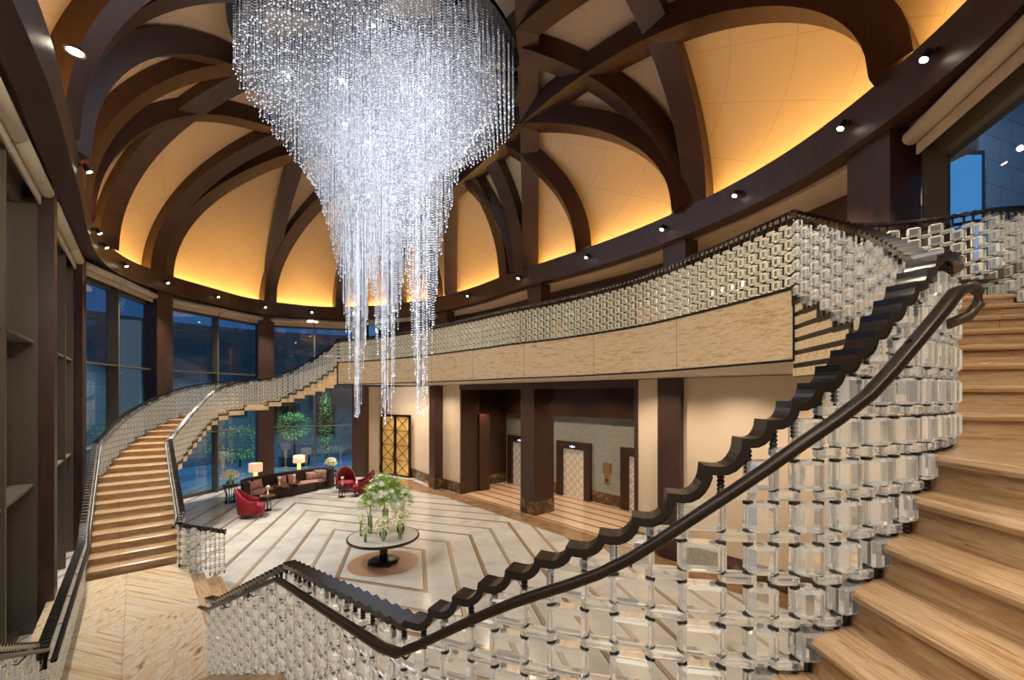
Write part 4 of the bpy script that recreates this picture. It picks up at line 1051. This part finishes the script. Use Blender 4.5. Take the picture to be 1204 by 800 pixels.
CUSH = [(.16, 'taupe', .44, 'large taupe cushion at the left end of the curved sofa'), (.23, 'rose', .36, 'small rose cushion, second from the left end of the sofa'), (.29, 'rose', .40, 'rose cushion, third from the left end of the sofa'),
        (.49, 'rose', .40, 'rose cushion left of the pair in the middle of the sofa'), (.57, 'rose', .40, 'rose cushion right of the pair in the middle of the sofa'),
        (.745, 'rose', .38, 'rose cushion first in the row of four at right sofa end'), (.79, 'rose', .34, 'small rose cushion second in the row of four at right sofa end'), (.84, 'taupe', .44, 'taupe cushion third in the row of four at right sofa end'), (.90, 'taupe', .44, 'taupe cushion last in the row of four at right sofa end')]
for f, c_, w_, lab in CUSH:
    q = f * cA.L; p = cA.at(q); t = cA.tan(q); nrm = np.array([t[1], -t[0]]); P_ = p + nrm * .33
    o = cushion_mesh('cushion', M[c_], w_, w_); o.location = (P_[0], P_[1], .465); o.rotation_euler = (-.28 if False else .0, 0, math.atan2(t[1], t[0])); o.rotation_euler = (.28, 0, math.atan2(-nrm[0], nrm[1]) + 0.); tag(o, lab, 'cushion', 'cushions on the curved sofa')
    o.rotation_euler = (.25, 0, math.atan2(nrm[1], nrm[0]) - PI / 2)
# floor lamps behind the sofa
for (x, Y, zt, lab) in ((300.5, 19.0, 1.50, 'lit linen lamp behind the left half of the sofa'), (351.5, 21.9, 1.44, 'lit linen lamp behind the right half of the sofa')):
    X = (x - CX) / F_ * Y; L_ = thing('floor_lamp', lab, 'lamp', (X, Y, 0), 0, 'lamps behind the sofa')
    mb = MB(); mb.lathe([(.17, 0), (.17, .04), (.03, .05), (.03, .6), (.085, .62), (.085, zt - .36)], n=16); mb.build('lamp_base', M['lampbase'], L_)
    mb = MB(); mb.lathe([(.27, zt - .36), (.27, zt), (.262, zt), (.262, zt - .36)], n=28, cap=False); mb.build('lamp_shade', M['shade'], L_, smooth=True)
    mb = MB(); mb.lathe([(.05, zt - .25), (.07, zt - .18), (.05, zt - .10)], n=12); mb.build('bulb', M['shadetop'], L_)
    light('lamp_light', 'POINT', (X, Y, zt - .1), 12, (1, .7, .4), .03)
# armchairs
def armchair(name, label, loc, rz, wing, mats):
    t = thing(name, label, 'armchair', loc, rz, 'crimson armchairs in the lobby')
    n = 22; rings = []
    for k in range(n + 1):
        a = math.radians(-118 + 236 * k / n)                      # wraps round the back; front is +x
        ca, sa = -math.cos(a), math.sin(a); back_ = max(0., math.cos(a * .80)); ht = .62 + (.48 if wing else .40) * back_ ** 2.2; r0 = .40; lean = .08 * back_
        px, py = ca * r0, sa * r0 * .98
        rings.append([(px * .93, py * .93, .16), (px * 1.10, py * 1.10, .16), (px * (1.20 + lean), py * 1.16, ht - .05), (px * (1.15 + lean), py * 1.12, ht), (px * (1.02 + lean), py * 1.02, ht), (px * (.98 + lean), py * .98, ht - .05)])
    mb = MB(); mb.sweep(rings); mb.build('backrest', mats[0], t, smooth=True)
    mb = MB(); mb.lathe([(.36, .16), (.395, .20), (.40, .40), (.37, .46), (.2, .475)], (.03, 0, 0), 28, sx=1.08); mb.build('seat', mats[1], t, smooth=True)
    mb = MB(); mb.box((.34, 0, .29), (.14, .66, .26)); mb.build('front_apron', mats[0], t)
    for sx, sy in ((.33, .28), (.33, -.28), (-.27, .26), (-.27, -.26)):
        mb = MB(); mb.tube([(sx, sy, .17), (sx * 1.06, sy * 1.06, 0)], [.022, .014], 8); mb.build('leg', M['black'], t)
    return t
p = pl(298, 606); armchair('armchair', 'crimson armchair seen from behind next to the left plant stand', (-9.62, 16.0, 0), .42, True, (M['red'], M['red']))
p = pl(404, 579); armchair('armchair', 'dark crimson high-backed armchair next to the lobby plant stand', (p[0], p[1] + .25, 0), -1.15, True, (M['redin'], M['red']))
p = pl(425, 583); armchair('armchair', 'crimson armchair turned sideways behind the big lily bouquet', (p[0], p[1] + .2, 0), 3.5, True, (M['redin'], M['red']))
# small round side tables with a bud vase each
def side_table(label, loc, h, r, mat):
    t = thing('side_table', label, 'side table', loc, 0, 'small round side tables')
    mb = MB(); mb.lathe([(r * .9, h - .035), (r, h - .03), (r, h), (r * .95, h + .004)], n=28); mb.build('tabletop', mat, t)
    for k in range(4):
        a = 2 * PI * k / 4 + .4; mb = MB(); mb.tube([(r * .42 * math.cos(a), r * .42 * math.sin(a), .03), (r * .34 * math.cos(a), r * .34 * math.sin(a), h - .03)], .018, 6); mb.build('leg', M['black'], t)
    mb = MB(); mb.lathe([(r * .6, 0), (r * .6, .025), (r * .5, .04)], n=24); mb.build('base', M['black'], t)
def bud_vase(label, loc):
    t = thing('bud_vase', label, 'vase', loc, random.random() * 6, 'bud vases on the side tables')
    mb = MB(); mb.lathe([(.03, 0), (.045, .03), (.03, .09), (.018, .13), (.024, .16)], n=12); mb.build('vase', M['petal'], t, smooth=True)
    mb = MB(); mb.tube([(0, 0, .12), (.01, .01, .26)], .008, 5)
    for k in range(5):
        a = 2 * PI * k / 5; mb.tube([(0, 0, .2), (.05 * math.cos(a), .05 * math.sin(a), .30)], [.012, .004], 5, 1)
    for k in range(6): a = k * 1.05; mb.lathe([(.0, -.03), (.03, -.01), (.035, .02), (.0, .045)], (.035 * math.cos(a), .035 * math.sin(a), .30 + .02 * (k % 3)), 6, 2, cap=False)
    mb.build('blooms', [M['leaf'], M['leafpale'], M['petalw']], t)
ST = [(316, 603.5, .60, .27, 'tabletop', 'round side table with brown top in front of crimson armchair'), (326.5, 586.5, .56, .27, 'tabletop', 'round side table, left of two before the sofa'), (344, 583, .56, .27, 'tabletop', 'round side table, right of two before the sofa'), (401, 585.5, .52, .26, 'black', 'dark round side table in front of the two crimson armchairs')]
VL = ['bud vase on the table in front of the crimson armchair', 'bud vase on the left table before the sofa', 'bud vase on the right table before the sofa', 'bud vase on the dark table by the two armchairs']
for (x, y, h, r, m_, lab), vl in zip(ST, VL):
    p = pl(x, y) if y < 600 else np.array([-9.5, 16.75]); side_table(lab, (p[0], p[1] + .1, 0), h, r, M[m_]); bud_vase(vl, (p[0] + .02, p[1] + .1, h + .004))
# flowers
def blossom(mb, c, r, mi, n=5):
    """one open flower: cupped petals round a centre"""
    ax = Vector(c[3:6]).normalized() if len(c) > 3 else Vector((0, 0, 1)); c0 = Vector(c[:3])
    u = ax.orthogonal().normalized(); v = ax.cross(u)
    for k in range(n):
        a = 2 * PI * k / n; d_ = u * math.cos(a) + v * math.sin(a); s_ = u * -math.sin(a) + v * math.cos(a)
        mb.add([c0, c0 + d_ * r * .5 + s_ * r * .34 + ax * r * .35, c0 + d_ * r + ax * r * .42, c0 + d_ * r * .5 - s_ * r * .34 + ax * r * .35], [(0, 1, 2, 3)], mi)
def leaf(mb, a, d_, L, w, mi):
    a = Vector(a); d_ = Vector(d_).normalized(); s_ = d_.cross(Vector((0, 0, 1)));
    s_ = s_.normalized() if s_.length > 1e-4 else Vector((1, 0, 0)); dr = Vector((0, 0, -1)) * L * .22
    mb.add([a, a + d_ * L * .35 + s_ * w, a + d_ * L + dr, a + d_ * L * .35 - s_ * w], [(0, 1, 2, 3)], mi)
def bouquet(name, label, loc, prof, hb, rb, zc, n, fl, fr, leaves, lmat=('leaf', 'leafpale'), pm='petal', flat=.9, group=None, cat='flowers', water=.5, spiky=False, npet=6):
    t = thing(name, label, cat, loc, random.random() * 6, group)
    mb = MB(); mb.lathe(prof, n=20, cap=False); mb.lathe([(prof[0][0], 0), (prof[0][0], .008)], n=20); mb.build('vase', M['vaseglass'], t, smooth=True)
    top = prof[-1][1]; st = MB()
    for k in range(14):
        a = random.random() * 6.28; r_ = random.random() ** .5; st.tube([(prof[0][0] * .6 * math.cos(a) * r_, prof[0][0] * .6 * math.sin(a) * r_, .01), (prof[-1][0] * .7 * math.cos(a + .6) * r_, prof[-1][0] * .7 * math.sin(a + .6) * r_, top), (rb * .5 * math.cos(a + .6) * r_, rb * .5 * math.sin(a + .6) * r_, zc)], .006, 4)
    st.build('stems', M['leaf'], t)
    lf = MB()
    for k in range(leaves):
        a = random.random() * 6.28; e_ = random.uniform(-.25, 1.35); d_ = Vector((math.cos(a) * math.cos(e_), math.sin(a) * math.cos(e_), math.sin(e_))); r_ = random.uniform(.15, .75)
        c_ = Vector((0, 0, zc)) + Vector((d_.x * rb * r_, d_.y * rb * r_, d_.z * hb * r_)); leaf(lf, c_, d_ + Vector((0, 0, .25)), rb * random.uniform(.5, .85), rb * .11, random.randint(0, 1))
    if leaves: lf.build('leaves', [M[lmat[0]], M[lmat[1]]], t)['kind'] = 'stuff'
    bl = MB()
    for k in range(n):
        a = random.random() * 6.28; e_ = random.uniform(-.5, 1.5); d_ = Vector((math.cos(a) * math.cos(e_), math.sin(a) * math.cos(e_), math.sin(e_))); r_ = random.uniform(.78, 1.05)
        blossom(bl, (d_.x * rb * r_, d_.y * rb * r_, zc + d_.z * hb * r_, d_.x, d_.y, d_.z + .2), fr * random.uniform(.75, 1.2), 0, npet)
    if n: bl.build('blooms', M[pm], t)['kind'] = 'stuff'
    return t
TZ = .725
# round centre table
tb = thing('round_table', 'round black-rimmed pedestal table with white marble top holding the vases', 'table', (TC[0], TC[1], 0))
mb = MB(); mb.lathe([(.90, TZ - .012), (.90, TZ)], n=64); mb.build('tabletop', M['marbletop'], tb)
mb = MB(); mb.lathe([(.86, TZ - .075), (.915, TZ - .07), (.94, TZ - .05), (.94, TZ - .012), (.925, TZ + .004), (.90, TZ + .004), (.90, TZ - .075)], n=64, cap=False); mb.build('table_rim', M['black'], tb, smooth=True)
mb = MB(); mb.lathe([(.11, .06), (.105, .3), (.11, TZ - .14), (.3, TZ - .08), (.84, TZ - .065), (.84, TZ - .014)], n=32); mb.build('pedestal', M['black'], tb, smooth=True)
mb = MB(); mb.lathe([(.36, .04), (.40, .05), (.40, .075), (.34, .10), (.13, .12)], n=40); mb.build('base', M['black'], tb)
for k in range(4):
    a = 2 * PI * k / 4 + .6; mb = MB(); mb.lathe([(.05, 0), (.075, .015), (.07, .05)], (.36 * math.cos(a), .36 * math.sin(a), 0), 12); mb.build('foot', M['black'], tb)
G = 'flower vases on the round table'
def tp(x, y): # point on the table top seen at the pixel
    return tuple(ray_z(x, y, TZ)) + (TZ + .002,)
CYL = lambda r, h: [(r, 0), (r, h * .3), (r * .95, h * .7), (r * 1.05, h)]
bouquet('lily_vase', 'tallest white lily bouquet in a clear cylinder vase at the back of the round table', tp(453, 622), CYL(.085, .55), .60, .50, .92, 50, 'l', .095, 520, pm='petalw', group=G)
bouquet('lily_vase', 'white lily bouquet in a clear vase at the left of the round table', tp(435, 627), CYL(.06, .45), .32, .34, .78, 34, 'l', .09, 150, pm='petalw', group=G)
bouquet('orchid_vase', 'green lily and orchid bouquet in a tall vase at the right of the round table', tp(472.5, 623), CYL(.065, .50), .32, .32, .80, 34, 'l', .085, 150, pm='petalw', group=G)
bouquet('rose_vase', 'round bouquet of cream roses in a bulbous vase at the right rear of the table', tp(471, 629), [(.05, 0), (.10, .10), (.11, .2), (.06, .30), (.075, .34)], .17, .22, .52, 70, 'r', .05, 30, group=G)
bouquet('rose_vase', 'dome of cream roses in a tapered glass vase at the front of the table', tp(450.5, 636.5), [(.025, 0), (.08, .12), (.10, .20), (.06, .28), (.075, .32)], .17, .22, .42, 80, 'r', .05, 20, group=G)
bouquet('bud_bouquet', 'small yellow-green bouquet in a slim vase at front right of the table', tp(470, 634), CYL(.035, .26), .13, .15, .38, 34, 'r', .042, 24, group=G)
bouquet('bud_bouquet', 'small green sprig in a slim vase at left front of the table', tp(424.5, 630.5), CYL(.035, .24), .20, .13, .40, 8, 'r', .045, 40, group=G)
bouquet('bud_bouquet', 'shortest green sprig in a slim vase at very front left of the table', tp(429.5, 638), CYL(.035, .20), .14, .12, .32, 10, 'r', .045, 34, group=G)
# plant stands
def plant_stand(label, loc, h):
    t = thing('plant_stand', label, 'plant stand', loc, .3, 'tall black plant stands')
    mb = MB(); mb.lathe([(.27, h - .04), (.29, h - .035), (.29, h)], n=28); mb.build('top', M['black'], t)
    for k in range(6):
        a = 2 * PI * k / 6; mb = MB(); mb.tube([(.17 * math.cos(a), .17 * math.sin(a), .03), (.15 * math.cos(a), .15 * math.sin(a), h * .45), (.25 * math.cos(a), .25 * math.sin(a), h - .03)], .018, 6); mb.build('leg', M['black'], t)
    mb = MB(); mb.lathe([(.24, 0), (.24, .03), (.2, .04)], n=28); mb.build('base', M['black'], t)
for x, y, h, lab, fl in ((268, 592, .72, 'flared black plant stand at left beside the crimson armchair', 'cream hydrangea ball in a glass bowl on the left plant stand'), (387.5, 572, .74, 'flared black plant stand between the sofa and armchairs', 'cream hydrangea ball in a glass bowl on the stand beyond the sofa')):
    p = pl(x, y); plant_stand(lab, (p[0], p[1] + .15, 0), h)
    bouquet('hydrangea_bowl', fl, (p[0], p[1] + .15, h + .002), [(.06, 0), (.13, .06), (.14, .14), (.10, .2)], .22, .29, .40, 130, 'r', .055, 14, group='hydrangea bowls on plant stands')
# ------------------------------------------------------------------ garden beyond the glass
def tree(name, label, loc, hs, rb, zc, hb, n, mats, pot=None):
    t = thing(name, label, 'tree', loc, 0)
    mb = MB(); mb.tube([(0, 0, 0), (.03, 0, hs)], [.07, .04], 8); mb.build('trunk', M['walnut'], t)
    lf = MB()
    for k in range(n):
        d_ = Vector((random.gauss(0, 1), random.gauss(0, 1), random.gauss(0, 1))).normalized(); r_ = random.uniform(.4, 1.) ** .6
        leaf(lf, (d_.x * rb * r_, d_.y * rb * r_, zc + d_.z * hb * r_), d_ + Vector((random.uniform(-.5, .5), random.uniform(-.5, .5), .2)), .17, .045, random.randint(0, 1))
    lf.build('foliage', [M['leaf'], M['leafpale']], t)
    if pot: mb = MB(); mb.lathe(pot, n=28); mb.build('planter', M['darkglass'], t)
YT = 28.; tree('tree', 'round green tree in a planter outside the window behind the sofa', ((346 - CX) / F_ * YT, YT, 0), 1.6, 1.05, 2.5, .85, 700, 0, [(.9, .0), (.95, .5), (.9, .55)])
YT = 29.5; tree('cypress', 'slim dark cypress outside the window behind the sofa', ((383 - CX) / F_ * YT, YT, 0), 1.0, .42, 2.6, 2.4, 500, 0)
YT = 27.; tree('shrub', 'dark leafy shrub outside the window under the left stair', ((282 - CX) / F_ * YT, YT, 0), .6, 2.2, 1.5, 1.1, 900, 0)
YT = 21.5; tree('shrub', 'low dark shrub outside the tall blue window with the stone pier', ((138 - CX) / F_ * YT, YT, 0), .6, 1.0, 2.2, 1.2, 500, 0)

# ------------------------------------------------------------------ light
W = bpy.data.worlds.new('dusk'); SC.world = W; W.use_nodes = True
bg = W.node_tree.nodes['Background']; bg.inputs[0].default_value = (.05, .17, .40, 1); bg.inputs[1].default_value = .7
WARM = (1, .80, .58); NEUT = (1, .92, .82)
for k in range(9):
    a = 2 * PI * k / 9; r_ = 2.5 if k % 2 else 1.5
    light('chandelier_light', 'POINT', (CC[0] + r_ * math.cos(a), CC[1] + r_ * math.sin(a), 13.0 if k % 2 else 12.6), 8, (.95, .96, 1.), .03)
for t in (-3.6, -1.6, .9, 3.0): c_ = fp(t, 1.8); light('lift_downlight', 'SPOT', (c_[0], c_[1], 4.85), 230, (1, .74, .48), .04, spot=2.4, blend=.8)
for t in (5.2, 7.2, 9.2, 3.2, 1., -1.2, -3.2): c_ = fp(t, -1.2); light('soffit_downlight', 'SPOT', (c_[0], c_[1], 4.93), 190, WARM, .03, spot=2.5, blend=.8)
for p in ((-6.2, 22.3), (-4.9, 20.9), (-3.8, 19.5)): light('soffit_downlight', 'SPOT', (p[0], p[1], 4.93), 190, WARM, .03, spot=2.5, blend=.8)
c_ = fp(LT + .24, 1.15); light('pilaster_light', 'SPOT', (c_[0], c_[1], 4.1), 160, (1, .42, .16), .02, spot=1.0)
for q in ((1.2, .6), (2.6, 1.6), (.3, 2.6)): light('stair_light', 'SPOT', (q[0], q[1], 8.55), 210, WARM, .05, spot=2.0, blend=.8)
for d_ in (35, 50, 65, 80, 95, 110, 125, 138): p = ring(d_, 2.8); light('corridor_light', 'SPOT', (p[0], p[1], 8.58), 260, (1, .72, .42), .04, spot=2.6, blend=.8)
for x_, y_, z_, e_ in ((-13., 27.5, 6.5, 900), (-18., 26., 7., 900), (-21., 21., 7.5, 1100), (-24., 17., 7.5, 900), (-10., 28.5, 6., 700)):
    light('garden_light', 'SPOT', (x_, y_, z_), e_, (.42, .80, 1.), .1, spot=2.3, blend=.8)
l = light('facade_light', 'SPOT', (9.5, 8.8, 12.5), 2200, (.62, .80, 1.), .1, spot=1.9); aim(l, (12.6, 12.4, 9.0))
l = light('stair_fill', 'SPOT', (-1.2, -1.6, 8.3), 260, (1, .86, .68), .1, spot=1.6, blend=.8); aim(l, (2., 1.5, 3.6))
light('crystal_glint_fill', 'AREA', (.6, -1.2, 8.55), 190, (1, .93, .82), 3.2)  # unseen overhead lamps added to put glints on the crystal facets
light('crystal_glint_fill', 'AREA', (-3.2, 1.2, 8.55), 190, (1, .93, .82), 2.4)
l = light('fin_fill', 'SPOT', (-2.6, 4.6, 8.4), 420, (1, .9, .75), .1, spot=1.6, blend=.9); aim(l, (-9., 8.0, 4.5))
SC.view_settings.view_transform = 'Standard'; SC.view_settings.look = 'None'; SC.view_settings.exposure = .0; SC.view_settings.gamma = 1.05
SC.cycles.max_bounces = 12; SC.cycles.transmission_bounces = 8; SC.cycles.transparent_max_bounces = 16; SC.cycles.diffuse_bounces = 3; SC.cycles.glossy_bounces = 4
SC.cycles.caustics_reflective = False; SC.cycles.caustics_refractive = False; SC.cycles.sample_clamp_indirect = 4.
